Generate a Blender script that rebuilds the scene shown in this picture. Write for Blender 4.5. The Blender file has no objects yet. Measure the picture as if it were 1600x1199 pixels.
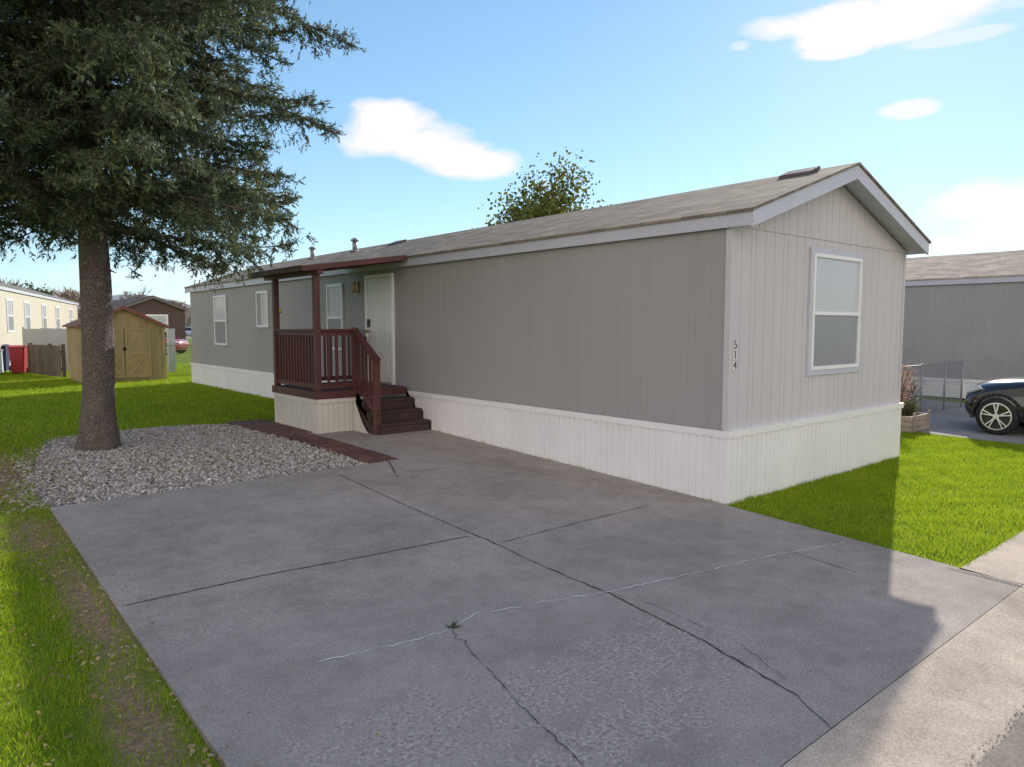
import bpy, math, random
import numpy as np
from mathutils import Vector, Matrix
random.seed(7); rng = np.random.default_rng(7)
scene = bpy.context.scene
COL = scene.collection
PI = math.pi
def R(a): return math.radians(a)

# ------------------------------------------------------------------ camera geometry
CAM = Vector((-6.97, -4.545, 2.0)); PITCH = R(4.58); HEAD = R(40.03); F = 1118.0
cs, sn = math.cos(PITCH), math.sin(PITCH); ch, sh = math.cos(HEAD), math.sin(HEAD)
def hz(y):
    if y >= 6: return 0.19
    if y >= 0: return 0.19*y/6
    if y >= -2.95: return 0.0
    if y >= -3.3: return -0.09*(-2.95-y)/0.35
    return -0.09
def G(px, py, dz=0.0):
    dx = (px-800)/F; dy = (599.5-py)/F
    Y = cs+sn*dy; Z = -sn+cs*dy
    d = (dx*ch+Y*sh, -dx*sh+Y*ch, Z)
    z = 0.1
    for _ in range(30):
        t = (z-CAM.z)/d[2]; y = CAM.y+t*d[1]; z = 0.5*z+0.5*hz(y)
    return (CAM.x+t*d[0], CAM.y+t*d[1])

# ------------------------------------------------------------------ materials
def nodes(m):
    m.use_nodes = True
    return m.node_tree.nodes, m.node_tree.links
def noise(N, L, vec, scale, detail=4, rough=.6):
    n = N.new('ShaderNodeTexNoise'); n.inputs['Scale'].default_value = scale
    n.inputs['Detail'].default_value = detail; n.inputs['Roughness'].default_value = rough
    L.new(vec, n.inputs['Vector']); return n.outputs['Fac']
def ramp(N, L, fac, stops):
    r = N.new('ShaderNodeValToRGB'); e = r.color_ramp.elements
    while len(e) < len(stops): e.new(0.5)
    for el, (p, c) in zip(e, stops):
        el.position = p; el.color = (c[0], c[1], c[2], 1) if hasattr(c, '__len__') else (c, c, c, 1)
    L.new(fac, r.inputs['Fac']); return r.outputs['Color']
def mixc(N, L, fac, a, b, mode='MIX'):
    m = N.new('ShaderNodeMix'); m.data_type = 'RGBA'; m.blend_type = mode
    for sock, v in ((m.inputs[0], fac), (m.inputs[6], a), (m.inputs[7], b)):
        if isinstance(v, (int, float)): sock.default_value = v
        elif isinstance(v, tuple): sock.default_value = (*v[:3], 1)
        else: L.new(v, sock)
    return m.outputs[2]
def sc(c, k): return tuple(min(1, x*k) for x in c)
MATS = {}
def mat(name, col, rough=.6, var=.12, scale=3, bump=0, bscale=60, metal=0, stretch=None, spec=.5, island=0, coat=0):
    if name in MATS: return MATS[name]
    m = bpy.data.materials.new(name); N, L = nodes(m); b = N['Principled BSDF']
    tc = N.new('ShaderNodeTexCoord'); vec = tc.outputs['Object']
    if stretch:
        mp = N.new('ShaderNodeMapping'); mp.inputs['Scale'].default_value = stretch
        L.new(vec, mp.inputs['Vector']); vec = mp.outputs['Vector']
    f = noise(N, L, vec, scale, 6, .65)
    c = ramp(N, L, f, [(.3, sc(col, 1-var)), (.7, sc(col, 1+var))])
    f2 = noise(N, L, vec, scale*14, 3)
    c = mixc(N, L, 1.0, c, ramp(N, L, f2, [(.3, 1-var*.5), (.7, 1.0)]), 'MULTIPLY')
    if island:
        g = N.new('ShaderNodeNewGeometry')
        c = mixc(N, L, 1.0, c, ramp(N, L, g.outputs['Random Per Island'], [(0, 1-island), (1, 1.0)]), 'MULTIPLY')
    L.new(c, b.inputs['Base Color'])
    b.inputs['Roughness'].default_value = rough; b.inputs['Metallic'].default_value = metal
    b.inputs['Specular IOR Level'].default_value = spec
    if coat: b.inputs['Coat Weight'].default_value = coat
    if bump:
        f3 = noise(N, L, vec, bscale, 4)
        bp = N.new('ShaderNodeBump'); bp.inputs['Strength'].default_value = bump; bp.inputs['Distance'].default_value = .01
        L.new(f3, bp.inputs['Height']); L.new(bp.outputs[0], b.inputs['Normal'])
    MATS[name] = m; return m
def leafmat(name, stops, trans=.4, rough=.6):
    m = bpy.data.materials.new(name); N, L = nodes(m); b = N['Principled BSDF']
    g = N.new('ShaderNodeNewGeometry'); tc = N.new('ShaderNodeTexCoord')
    f = noise(N, L, tc.outputs['Object'], 1.2, 3)
    ad = N.new('ShaderNodeMath'); ad.operation = 'MULTIPLY_ADD'; ad.inputs[1].default_value = .55
    L.new(g.outputs['Random Per Island'], ad.inputs[0])
    mu = N.new('ShaderNodeMath'); mu.operation = 'MULTIPLY'; mu.inputs[1].default_value = .5; L.new(f, mu.inputs[0])
    L.new(mu.outputs[0], ad.inputs[2])
    c = ramp(N, L, ad.outputs[0], stops)
    L.new(c, b.inputs['Base Color']); b.inputs['Roughness'].default_value = rough; b.inputs['Specular IOR Level'].default_value = .25
    t = N.new('ShaderNodeBsdfTranslucent'); L.new(c, t.inputs['Color'])
    mx = N.new('ShaderNodeMixShader'); mx.inputs[0].default_value = trans
    L.new(b.outputs[0], mx.inputs[1]); L.new(t.outputs[0], mx.inputs[2])
    L.new(mx.outputs[0], N['Material Output'].inputs['Surface'])
    return m
def concrete(name, col, patch=False, dark=.7):
    m = bpy.data.materials.new(name); N, L = nodes(m); b = N['Principled BSDF']
    tc = N.new('ShaderNodeTexCoord'); vec = tc.outputs['Object']
    c = ramp(N, L, noise(N, L, vec, .7, 8, .68), [(.32, sc(col, .74)), (.5, sc(col, .97)), (.68, sc(col, 1.14))])
    c = mixc(N, L, 1.0, c, ramp(N, L, noise(N, L, vec, 4, 7, .75), [(.3, .80), (.62, 1.03)]), 'MULTIPLY')
    c = mixc(N, L, 1.0, c, ramp(N, L, noise(N, L, vec, 70, 4, .75), [(.35, .68), (.62, 1.12)]), 'MULTIPLY')
    v = N.new('ShaderNodeTexVoronoi'); v.inputs['Scale'].default_value = 3.1; L.new(vec, v.inputs['Vector'])
    c = mixc(N, L, 1.0, c, ramp(N, L, v.outputs['Distance'], [(0.0, .45), (.05, 1.0)]), 'MULTIPLY')
    hgt = noise(N, L, vec, 90, 4)
    if patch:
        sp = N.new('ShaderNodeSeparateXYZ'); L.new(vec, sp.inputs[0])
        tot = None
        for (cx, cy, rx, ry) in ((-3.6, -1.85, .9, .42), (-4.4, -1.75, .75, .35), (-5.2, -1.7, .7, .45), (-4.3,-2.3,1.2,.3)):
            def ax(o, cc, r):
                a = N.new('ShaderNodeMath'); a.operation = 'SUBTRACT'; L.new(o, a.inputs[0]); a.inputs[1].default_value = cc
                d = N.new('ShaderNodeMath'); d.operation = 'DIVIDE'; L.new(a.outputs[0], d.inputs[0]); d.inputs[1].default_value = r
                q = N.new('ShaderNodeMath'); q.operation = 'POWER'; L.new(d.outputs[0], q.inputs[0]); q.inputs[1].default_value = 2
                return q.outputs[0]
            s = N.new('ShaderNodeMath'); L.new(ax(sp.outputs[0], cx, rx), s.inputs[0]); L.new(ax(sp.outputs[1], cy, ry), s.inputs[1])
            k = N.new('ShaderNodeMapRange'); k.inputs[1].default_value = 0; k.inputs[2].default_value = 1.3; k.inputs[3].default_value = 1; k.inputs[4].default_value = 0
            L.new(s.outputs[0], k.inputs[0])
            if tot is None: tot = k.outputs[0]
            else:
                q = N.new('ShaderNodeMath'); q.operation = 'MAXIMUM'; L.new(tot, q.inputs[0]); L.new(k.outputs[0], q.inputs[1]); tot = q.outputs[0]
        nf = noise(N, L, vec, 7, 9, .8)
        su = N.new('ShaderNodeMath'); su.operation = 'MULTIPLY_ADD'; L.new(tot, su.inputs[0]); su.inputs[1].default_value = .16; L.new(nf, su.inputs[2])
        mk = ramp(N, L, su.outputs[0], [(.56, 0.0), (.64, 1.0)])
        c2 = ramp(N, L, noise(N, L, vec, 38, 4, .85), [(.36, sc(col, .45)), (.5, sc(col, .90)), (.66, sc(col, 1.4))])
        c = mixc(N, L, mk, c, c2)
    L.new(c, b.inputs['Base Color']); b.inputs['Roughness'].default_value = .88; b.inputs['Specular IOR Level'].default_value = .15
    bp = N.new('ShaderNodeBump'); bp.inputs['Strength'].default_value = .4; bp.inputs['Distance'].default_value = .007
    L.new(hgt, bp.inputs['Height']); L.new(bp.outputs[0], b.inputs['Normal'])
    return m
def slatmat(name, col, scale, axis='Z', dark=.7, rough=.4, spec=.5):
    m = bpy.data.materials.new(name); N, L = nodes(m); b = N['Principled BSDF']
    tc = N.new('ShaderNodeTexCoord'); w = N.new('ShaderNodeTexWave'); w.bands_direction = axis
    w.inputs['Scale'].default_value = scale; L.new(tc.outputs['Object'], w.inputs['Vector'])
    c = ramp(N, L, w.outputs['Fac'], [(.0, sc(col, dark)), (.35, col)])
    L.new(c, b.inputs['Base Color']); b.inputs['Roughness'].default_value = rough
    b.inputs['Specular IOR Level'].default_value = spec
    return m
def shingle(name, col):
    m = bpy.data.materials.new(name); N, L = nodes(m); b = N['Principled BSDF']
    tc = N.new('ShaderNodeTexCoord'); mp = N.new('ShaderNodeMapping'); mp.inputs['Rotation'].default_value = (0, 0, PI/2)
    L.new(tc.outputs['Object'], mp.inputs['Vector'])
    br = N.new('ShaderNodeTexBrick'); br.inputs['Scale'].default_value = 1; br.inputs['Brick Width'].default_value = .3
    br.inputs['Row Height'].default_value = .14; br.inputs['Mortar Size'].default_value = .006
    br.inputs['Color1'].default_value = (*sc(col, .68), 1); br.inputs['Color2'].default_value = (*sc(col, 1.3), 1); br.inputs['Mortar'].default_value = (*sc(col, .5), 1)
    L.new(mp.outputs[0], br.inputs['Vector'])
    c = mixc(N, L, 1.0, br.outputs['Color'], ramp(N, L, noise(N, L, tc.outputs['Object'], 60, 3), [(.3, .7), (.65, 1.05)]), 'MULTIPLY')
    c = mixc(N, L, 1.0, c, ramp(N, L, noise(N, L, tc.outputs['Object'], 1.1, 5), [(.3, .8), (.65, 1.05)]), 'MULTIPLY')
    L.new(c, b.inputs['Base Color']); b.inputs['Roughness'].default_value = .9; b.inputs['Specular IOR Level'].default_value = .2
    return m

# ------------------------------------------------------------------ mesh builder
ORG = {}
class MB:
    def __init__(s): s.v = []; s.f = []
    def add(s, vs, fs):
        k = len(s.v); s.v += [tuple(p) for p in vs]; s.f += [tuple(k+i for i in q) for q in fs]; return s
    def box(s, x0, x1, y0, y1, z0, z1):
        return s.add([(x0,y0,z0),(x1,y0,z0),(x1,y1,z0),(x0,y1,z0),(x0,y0,z1),(x1,y0,z1),(x1,y1,z1),(x0,y1,z1)],
                     [(0,3,2,1),(4,5,6,7),(0,1,5,4),(1,2,6,5),(2,3,7,6),(3,0,4,7)])
    def obox(s, o, u, n, u0, u1, z0, z1, n0, n1):
        o = Vector(o); u = Vector(u); n = Vector(n); z = Vector((0,0,1)); vs = []
        for zz in (z0, z1):
            for (a, b) in ((u0,n0),(u1,n0),(u1,n1),(u0,n1)): vs.append(o+u*a+n*b+z*zz)
        return s.add(vs, [(0,3,2,1),(4,5,6,7),(0,1,5,4),(1,2,6,5),(2,3,7,6),(3,0,4,7)])
    def bar(s, p, q, w, h, up=(0,0,1)):
        p = Vector(p); q = Vector(q); d = (q-p).normalized(); upv = Vector(up)
        if abs(d.dot(upv)) > .99: upv = Vector((0,1,0))
        a = d.cross(upv).normalized()*w/2; b = a.cross(d).normalized()*h/2
        vs = [p-a-b, p+a-b, p+a+b, p-a+b, q-a-b, q+a-b, q+a+b, q-a+b]
        return s.add(vs, [(0,1,2,3),(7,6,5,4),(0,4,5,1),(1,5,6,2),(2,6,7,3),(3,7,4,0)])
    def tube(s, pts, rad, n=8, cap=True):
        pts = [Vector(p) for p in pts]
        if not hasattr(rad, '__len__'): rad = [rad]*len(pts)
        vs = []; fs = []
        for i, p in enumerate(pts):
            d = (pts[min(i+1, len(pts)-1)]-pts[max(i-1, 0)]).normalized()
            up = Vector((0,0,1)) if abs(d.z) < .9 else Vector((1,0,0))
            a = d.cross(up).normalized(); b = d.cross(a)
            for k in range(n):
                t = 2*PI*k/n; vs.append(p+(a*math.cos(t)+b*math.sin(t))*rad[i])
        for i in range(len(pts)-1):
            for k in range(n):
                fs.append((i*n+k, i*n+(k+1)%n, (i+1)*n+(k+1)%n, (i+1)*n+k))
        if cap: fs.append(tuple(range(n-1, -1, -1))); fs.append(tuple((len(pts)-1)*n+k for k in range(n)))
        return s.add(vs, fs)
    def prism(s, poly, vec):
        n = len(poly); vec = Vector(vec); vs = [Vector(p) for p in poly]; vs += [p+vec for p in vs]
        fs = [tuple(range(n-1, -1, -1)), tuple(range(n, 2*n))]+[(i, (i+1)%n, n+(i+1)%n, n+i) for i in range(n)]
        return s.add(vs, fs)
    def build(s, name, m, parent=None, smooth=False, bevel=0):
        me = bpy.data.meshes.new(name); o = Vector((0,0,0))
        if parent is not None: o = ORG.get(parent.name, o)
        me.from_pydata([(p[0]-o.x, p[1]-o.y, p[2]-o.z) for p in s.v], [], s.f); me.materials.append(m)
        ob = bpy.data.objects.new(name, me); COL.objects.link(ob)
        if parent is not None: ob.parent = parent; ORG[ob.name] = o
        if smooth: me.polygons.foreach_set('use_smooth', [True]*len(me.polygons))
        if bevel:
            md = ob.modifiers.new('bevel', 'BEVEL'); md.width = bevel; md.segments = 2; md.limit_method = 'ANGLE'
        return ob
def thing(name, label, cat, loc=(0,0,0), rz=0, group=None, world=True):
    o = bpy.data.objects.new(name, None); COL.objects.link(o); o.location = loc; o.rotation_euler = (0,0,rz)
    o.empty_display_size = .2
    ORG[o.name] = Vector(loc) if world else Vector((0,0,0))
    o['label'] = label; o['category'] = cat
    if group: o['group'] = group
    return o
def tag(o, label, cat, group=None, kind=None):
    o['label'] = label; o['category'] = cat
    if group: o['group'] = group
    if kind: o['kind'] = kind
    return o
def struct(o): o['kind'] = 'structure'; return o
def fast(name, V, Fc, m, parent=None, smooth=False):
    me = bpy.data.meshes.new(name); me.from_pydata(V.tolist(), [], Fc.tolist()); me.materials.append(m)
    ob = bpy.data.objects.new(name, me); COL.objects.link(ob)
    if parent is not None: ob.parent = parent
    if smooth: me.polygons.foreach_set('use_smooth', [True]*len(me.polygons))
    return ob

# ------------------------------------------------------------------ material set
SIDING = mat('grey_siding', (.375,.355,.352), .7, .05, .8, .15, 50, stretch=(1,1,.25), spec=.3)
GABLE = mat('grey_siding_end_hazed', (.60,.575,.59), .7, .05, .8, .15, 50, stretch=(1,1,.25), spec=.3)  # same siding as the long sides, colour lightened to stand in for haze
TRIM = mat('fascia_paint', (.56,.56,.64), .5, .05, 2)
WHITE = mat('white_paint', (.88,.87,.87), .45, .04, 2)
SKIRT = mat('white_vinyl_skirting', (.89,.875,.88), .45, .06, 1.2, stretch=(1,1,.4))
ROOF = shingle('brown_grey_shingles', (.29,.24,.19))
RED = mat('redwood_stain', (.11,.034,.030), .5, .22, 3, .2, 40, stretch=(1,1,.3))
DARKRED = mat('worn_redwood_tread', (.068,.036,.033), .7, .3, 5, .3, 40)
CREAM = mat('cream_skirt_panel', (.68,.65,.57), .6, .08, 2)
BLACK = mat('black_plastic', (.02,.02,.02), .4, .1, 5)
METAL = mat('galvanised_metal', (.32,.32,.33), .5, .1, 8, metal=.4)
BRASS = mat('aged_brass', (.35,.24,.10), .4, .2, 8, metal=.6)
BLIND = slatmat('window_blind', (.58,.58,.62), 12, 'Z', .78, .25, .5)
SCREEN = mat('screened_glass', (.30,.30,.325), .35, .05, 1, spec=.4)
GLASS = mat('reflective_glass', (.10,.12,.14), .05, .1, 1, spec=1)
CONC = concrete('driveway_concrete', (.475,.405,.358), True)
CONC2 = concrete('kerb_concrete', (.64,.53,.43))
CONC3 = concrete('pale_concrete', (.38,.355,.34))
ASPH = concrete('street_asphalt', (.34,.29,.25))
JOINT = mat('joint_dirt', (.05,.043,.038), .9, .4, 12)
PALECRACK = mat('crack_filler', (.88,.85,.81), .8, .2, 10)
def barkmat():
    m = bpy.data.materials.new('spruce_bark'); N, L = nodes(m); b = N['Principled BSDF']
    tc = N.new('ShaderNodeTexCoord'); mp = N.new('ShaderNodeMapping'); mp.inputs['Scale'].default_value = (1,1,.55); L.new(tc.outputs['Object'], mp.inputs[0])
    v = N.new('ShaderNodeTexVoronoi'); v.inputs['Scale'].default_value = 32; v.feature = 'DISTANCE_TO_EDGE'
    ns = N.new('ShaderNodeTexNoise'); ns.inputs['Scale'].default_value = 8; ns.inputs['Detail'].default_value = 6; L.new(mp.outputs[0], ns.inputs['Vector'])
    wp = mixc(N, L, .12, mp.outputs[0], ns.outputs['Color'], 'ADD'); L.new(wp, v.inputs['Vector'])
    c = ramp(N, L, v.outputs['Distance'], [(0,(.085,.068,.06)),(.12,(.18,.145,.128)),(.4,(.26,.21,.186))])
    c = mixc(N, L, 1.0, c, ramp(N, L, noise(N, L, mp.outputs[0], 5, 7, .75), [(.3,.55),(.7,1.12)]), 'MULTIPLY')
    L.new(c, b.inputs['Base Color']); b.inputs['Roughness'].default_value = .95
    bp = N.new('ShaderNodeBump'); bp.inputs['Strength'].default_value = .9; bp.inputs['Distance'].default_value = .025
    L.new(v.outputs['Distance'], bp.inputs['Height']); L.new(bp.outputs[0], b.inputs['Normal']); return m
BARK = barkmat()
BARK2 = mat('brown_bark', (.12,.09,.07), .9, .3, 6)
NEEDLE = leafmat('spruce_needles', [(.1,(.042,.066,.046)),(.45,(.085,.12,.070)),(.75,(.165,.19,.085)),(.95,(.30,.28,.09))], .35)
GRASSM = leafmat('lawn_blades', [(.1,(.12,.21,.014)),(.5,(.31,.44,.018)),(.9,(.56,.60,.05))], .55)
LEAFM = leafmat('autumn_green_leaves', [(.1,(.05,.08,.018)),(.5,(.12,.145,.03)),(.9,(.27,.23,.045))], .4)
DRYLEAF = leafmat('dry_leaves', [(.1,(.22,.11,.05)),(.5,(.42,.27,.13)),(.9,(.60,.46,.28))], .3)
def stonemat():
    m = bpy.data.materials.new('pale_river_gravel'); N, L = nodes(m); b = N['Principled BSDF']
    g = N.new('ShaderNodeNewGeometry')
    c = ramp(N, L, g.outputs['Random Per Island'], [(0,(.19,.16,.14)),(.25,(.32,.28,.25)),(.6,(.43,.385,.35)),(.85,(.56,.515,.48)),(1,(.74,.70,.66))])
    L.new(c, b.inputs['Base Color']); b.inputs['Roughness'].default_value = .8
    return m
STONE = stonemat()

# ------------------------------------------------------------------ ground
PATCHES = ((-6.25, 6.3, .6, 2.1, .93), (-6.10, 1.2, .16, 1.5, .85), (-6.18, -.7, .16, .8, .8), (-6.2, 3.2, .28, .9, .8))
def groundmat():
    m = bpy.data.materials.new('lawn_soil'); N, L = nodes(m); b = N['Principled BSDF']
    tc = N.new('ShaderNodeTexCoord'); vec = tc.outputs['Object']
    c = ramp(N, L, noise(N, L, vec, .35, 6, .65), [(.3,(.12,.19,.02)),(.55,(.21,.30,.03)),(.75,(.30,.35,.06))])
    c = mixc(N, L, 1.0, c, ramp(N, L, noise(N, L, vec, 60, 4), [(.3,.5),(.7,1.1)]), 'MULTIPLY')
    tot = None
    for (cx, cy, rx, ry, _k) in PATCHES:
        v1 = N.new('ShaderNodeVectorMath'); v1.operation = 'SUBTRACT'; L.new(vec, v1.inputs[0]); v1.inputs[1].default_value = (cx, cy, 0)
        v2 = N.new('ShaderNodeVectorMath'); v2.operation = 'MULTIPLY'; L.new(v1.outputs[0], v2.inputs[0]); v2.inputs[1].default_value = (1/rx, 1/ry, 0)
        v3 = N.new('ShaderNodeVectorMath'); v3.operation = 'LENGTH'; L.new(v2.outputs[0], v3.inputs[0])
        k = N.new('ShaderNodeMapRange'); k.inputs[1].default_value = .5; k.inputs[2].default_value = 1.4; k.inputs[3].default_value = 1; k.inputs[4].default_value = 0
        L.new(v3.outputs['Value'], k.inputs[0])
        if tot is None: tot = k.outputs[0]
        else:
            q = N.new('ShaderNodeMath'); q.operation = 'MAXIMUM'; L.new(tot, q.inputs[0]); L.new(k.outputs[0], q.inputs[1]); tot = q.outputs[0]
    dirt = ramp(N, L, noise(N, L, vec, 25, 6, .8), [(.3,(.14,.09,.05)),(.5,(.31,.21,.125)),(.7,(.48,.36,.24))])
    c = mixc(N, L, tot, c, dirt)
    L.new(c, b.inputs['Base Color']); b.inputs['Roughness'].default_value = 1; b.inputs['Specular IOR Level'].default_value = .1
    return m
SOIL = groundmat()
ys = [-2500, -3.3, -2.95, 0, 6, 14, 30, 120, 2800]
g = MB(); xs = [-2500, -60, -7, 0, 8, 60, 2500]
for y in ys:
    for x in xs: g.v.append((x, y, hz(y)-.02-(0.06 if y <= -2.95 else 0)))
n = len(xs)
for j in range(len(ys)-1):
    for i in range(n-1): g.f.append((j*n+i, j*n+i+1, (j+1)*n+i+1, (j+1)*n+i))
struct(g.build('ground', SOIL))
def slab(name, x0, x1, ysl, m, dz=0, skirt=.03):
    s = MB(); yy = [y for y in ysl]
    for k in range(len(yy)-1):
        a, b = yy[k], yy[k+1]; za, zb = hz(a)+dz, hz(b)+dz
        s.add([(x0,a,za),(x1,a,za),(x1,b,zb),(x0,b,zb)], [(0,1,2,3)])
        s.add([(x0,a,za),(x0,b,zb),(x0,b,zb-skirt),(x0,a,za-skirt)], [(0,1,2,3)])
        s.add([(x1,a,za),(x1,b,zb),(x1,b,zb-skirt),(x1,a,za-skirt)], [(3,2,1,0)])
    a = yy[0]; s.add([(x0,a,hz(a)+dz),(x1,a,hz(a)+dz),(x1,a,hz(a)+dz-skirt),(x0,a,hz(a)+dz-skirt)], [(3,2,1,0)])
    a = yy[-1]; s.add([(x0,a,hz(a)+dz),(x1,a,hz(a)+dz),(x1,a,hz(a)+dz-skirt),(x0,a,hz(a)+dz-skirt)], [(0,1,2,3)])
    return struct(s.build(name, m))
s = MB()
def q4(x0, x1, x0b, x1b, a, b): s.add([(x0,a,hz(a)),(x1,a,hz(a)),(x1b,b,hz(b)),(x0b,b,hz(b))], [(0,1,2,3)])
q4(-5.98, -.45, -5.95, -.05, -2.95, 0); q4(-5.95, -.01, -5.95, -.01, 0, 4.1); q4(-2.05, -.01, -2.2, -.01, 4.1, 6); q4(-2.2, -.01, -2.2, -.01, 6, 7.4)
for (a, b, xa, xb) in ((-2.95,0,-5.98,-5.95),(0,4.1,-5.95,-5.95)):
    s.add([(xa,a,hz(a)),(xb,b,hz(b)),(xb,b,hz(b)-.05),(xa,a,hz(a)-.05)], [(0,1,2,3)])
struct(s.build('driveway', CONC))
slab('sidewalk', -.43, 60, [-2.95, -2.5], CONC2)
s = MB(); prof = [(-2.955,0.001),(-2.99,-.003),(-3.05,-.018),(-3.13,-.048),(-3.20,-.074),(-3.26,-.086),(-3.32,-.090),(-3.56,-.088)]
for x in (-60, 60):
    for (y, z) in prof: s.v.append((x, y, z))
k = len(prof)
for i in range(k-1): s.f.append((i, i+1, k+i+1, k+i))
o = struct(s.build('kerb', CONC2, smooth=True))
s = MB(); x = -12.0; top = []
while x < 14: top.append((x, -3.49+random.uniform(-.025,.02))); x += random.uniform(.03,.10)
s.v.append((-60,-3.5,-.080)); s.v.append((-60,-12,-.080))
for (x, y) in top: s.v.append((x,y,-.080)); s.v.append((x,-12,-.080))
s.v.append((60,-3.5,-.080)); s.v.append((60,-12,-.080))
for i in range(len(s.v)//2-1): s.f.append((2*i+1,2*i+3,2*i+2,2*i))
struct(s.build('street', ASPH))
slab('neighbour_driveway', 7.4, 13.3, [-2.5, 0, 6, 13], CONC3)
s = MB(); s.add([(-200,100,.195),(300,100,.195),(300,128,.195),(-200,128,.195)], [(0,1,2,3)]); struct(s.build('distant_street', ASPH))
PAVER = mat('red_pavers', (.21,.088,.070), .8, .3, 6, .4, 50, island=.45)
s = MB(); y = 4.12
while y < 9.1:
    t = (y-4.1)/5; xa = -2.08-.27*t
    for kx in range(2+(1 if y > 6.9 else 0)):
        w = .22; x0 = xa-.02+kx*.235-.13
        s.box(x0, x0+w, y, y+.19, hz(y)-.01, hz(y)+.012+random.uniform(0,.006))
    y += .2
struct(s.build('paver_path', PAVER, bevel=.006))

cz = [0.003]
def crack(name, pts, w, m, jit=.012, var=.6):
    P = [G(*p) for p in pts]; Q = []
    for a, b in zip(P[:-1], P[1:]):
        Ls = math.dist(a, b); nn = max(2, int(Ls/.05))
        for i in range(nn):
            t = i/nn; Q.append((a[0]+(b[0]-a[0])*t+random.gauss(0, jit), a[1]+(b[1]-a[1])*t+random.gauss(0, jit)))
    Q.append(P[-1]); cz[0] += .0004
    s = MB(); nq = len(Q)
    for i, p in enumerate(Q):
        a = Q[max(i-1, 0)]; b = Q[min(i+1, nq-1)]; d = Vector((b[0]-a[0], b[1]-a[1])).normalized()
        ww = w*(1-var*random.random())/2*(1 if 0 < i < nq-1 else .3)
        for sg in (-1, 1):
            x = p[0]-d.y*ww*sg; yv = p[1]+d.x*ww*sg; s.v.append((x, yv, hz(yv)+cz[0]))
    for i in range(nq-1): s.f.append((2*i, 2*i+1, 2*i+3, 2*i+2))
    return struct(s.build(name, m))
crack('driveway_joint', [(530,742),(640,793),(770,848),(860,890),(950,927),(1100,1002),(1250,1090)], .016, JOINT, .005, .7)
crack('driveway_crack', [(1250,1090),(1270,1112),(1300,1140)], .010, JOINT, .006)
crack('driveway_joint', [(190,948),(400,902),(560,872),(735,838)], .017, JOINT, .004, .6)
crack('driveway_joint', [(785,848),(900,818),(1015,790)], .012, JOINT, .004)
crack('driveway_crack', [(495,1035),(560,1020),(640,1003),(700,985),(740,962),(830,945),(950,926),(1080,897),(1200,870),(1322,848)], .014, PALECRACK, .008, .9)
crack('driveway_crack', [(707,985),(740,1025),(775,1060),(820,1110),(860,1150),(912,1199)], .008, JOINT, .012, .9)
crack('driveway_joint', [(1235,862),(1290,880),(1343,897)], .010, JOINT, .003)
crack('driveway_crack', [(640,739),(705,730)], .015, JOINT, .008)
crack('driveway_crack', [(606,718),(622,746)], .02, JOINT, .012)
crack('driveway_crack', [(655,776),(720,757),(800,739)], .008, JOINT, .01, .9)
crack('driveway_crack', [(785,727),(840,737),(868,745)], .010, JOINT, .005)
crack('driveway_crack', [(130,840),(250,818),(400,790),(530,770)], .006, JOINT, .010, .95)
crack('driveway_joint', [(1478,888),(1530,900),(1600,920)], .018, JOINT, .003, .3)
crack('driveway_crack', [(950,927),(1020,945),(1160,1010),(1240,1075)], .006, JOINT, .010, .95)

# ------------------------------------------------------------------ gravel
poly = [(-5.93,4.14),(-2.26,4.14),(-2.55,9.0),(-3.2,9.35),(-4.1,9.4),(-5.1,9.1),(-5.5,8.3),(-5.75,7.0),(-5.95,5.6),(-6.0,4.6)]
def inpoly(x, y, P):
    c = np.zeros(len(x), bool); n = len(P); j = n-1
    for i in range(n):
        xi, yi = P[i]; xj, yj = P[j]
        hit = ((yi > y) != (yj > y)) & (x < (xj-xi)*(y-yi)/((yj-yi)+1e-9)+xi); c ^= hit; j = i
    return c
hzv = np.vectorize(hz)
t_ = (1+5**.5)/2
ico = np.array([(-1,t_,0),(1,t_,0),(-1,-t_,0),(1,-t_,0),(0,-1,t_),(0,1,t_),(0,-1,-t_),(0,1,-t_),(t_,0,-1),(t_,0,1),(-t_,0,-1),(-t_,0,1)])/math.sqrt(1+t_*t_)
icf = np.array([(0,11,5),(0,5,1),(0,1,7),(0,7,10),(0,10,11),(1,5,9),(5,11,4),(11,10,2),(10,7,6),(7,1,8),(3,9,4),(3,4,2),(3,2,6),(3,6,8),(3,8,9),(4,9,5),(2,4,11),(6,2,10),(8,6,7),(9,8,1)])
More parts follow.
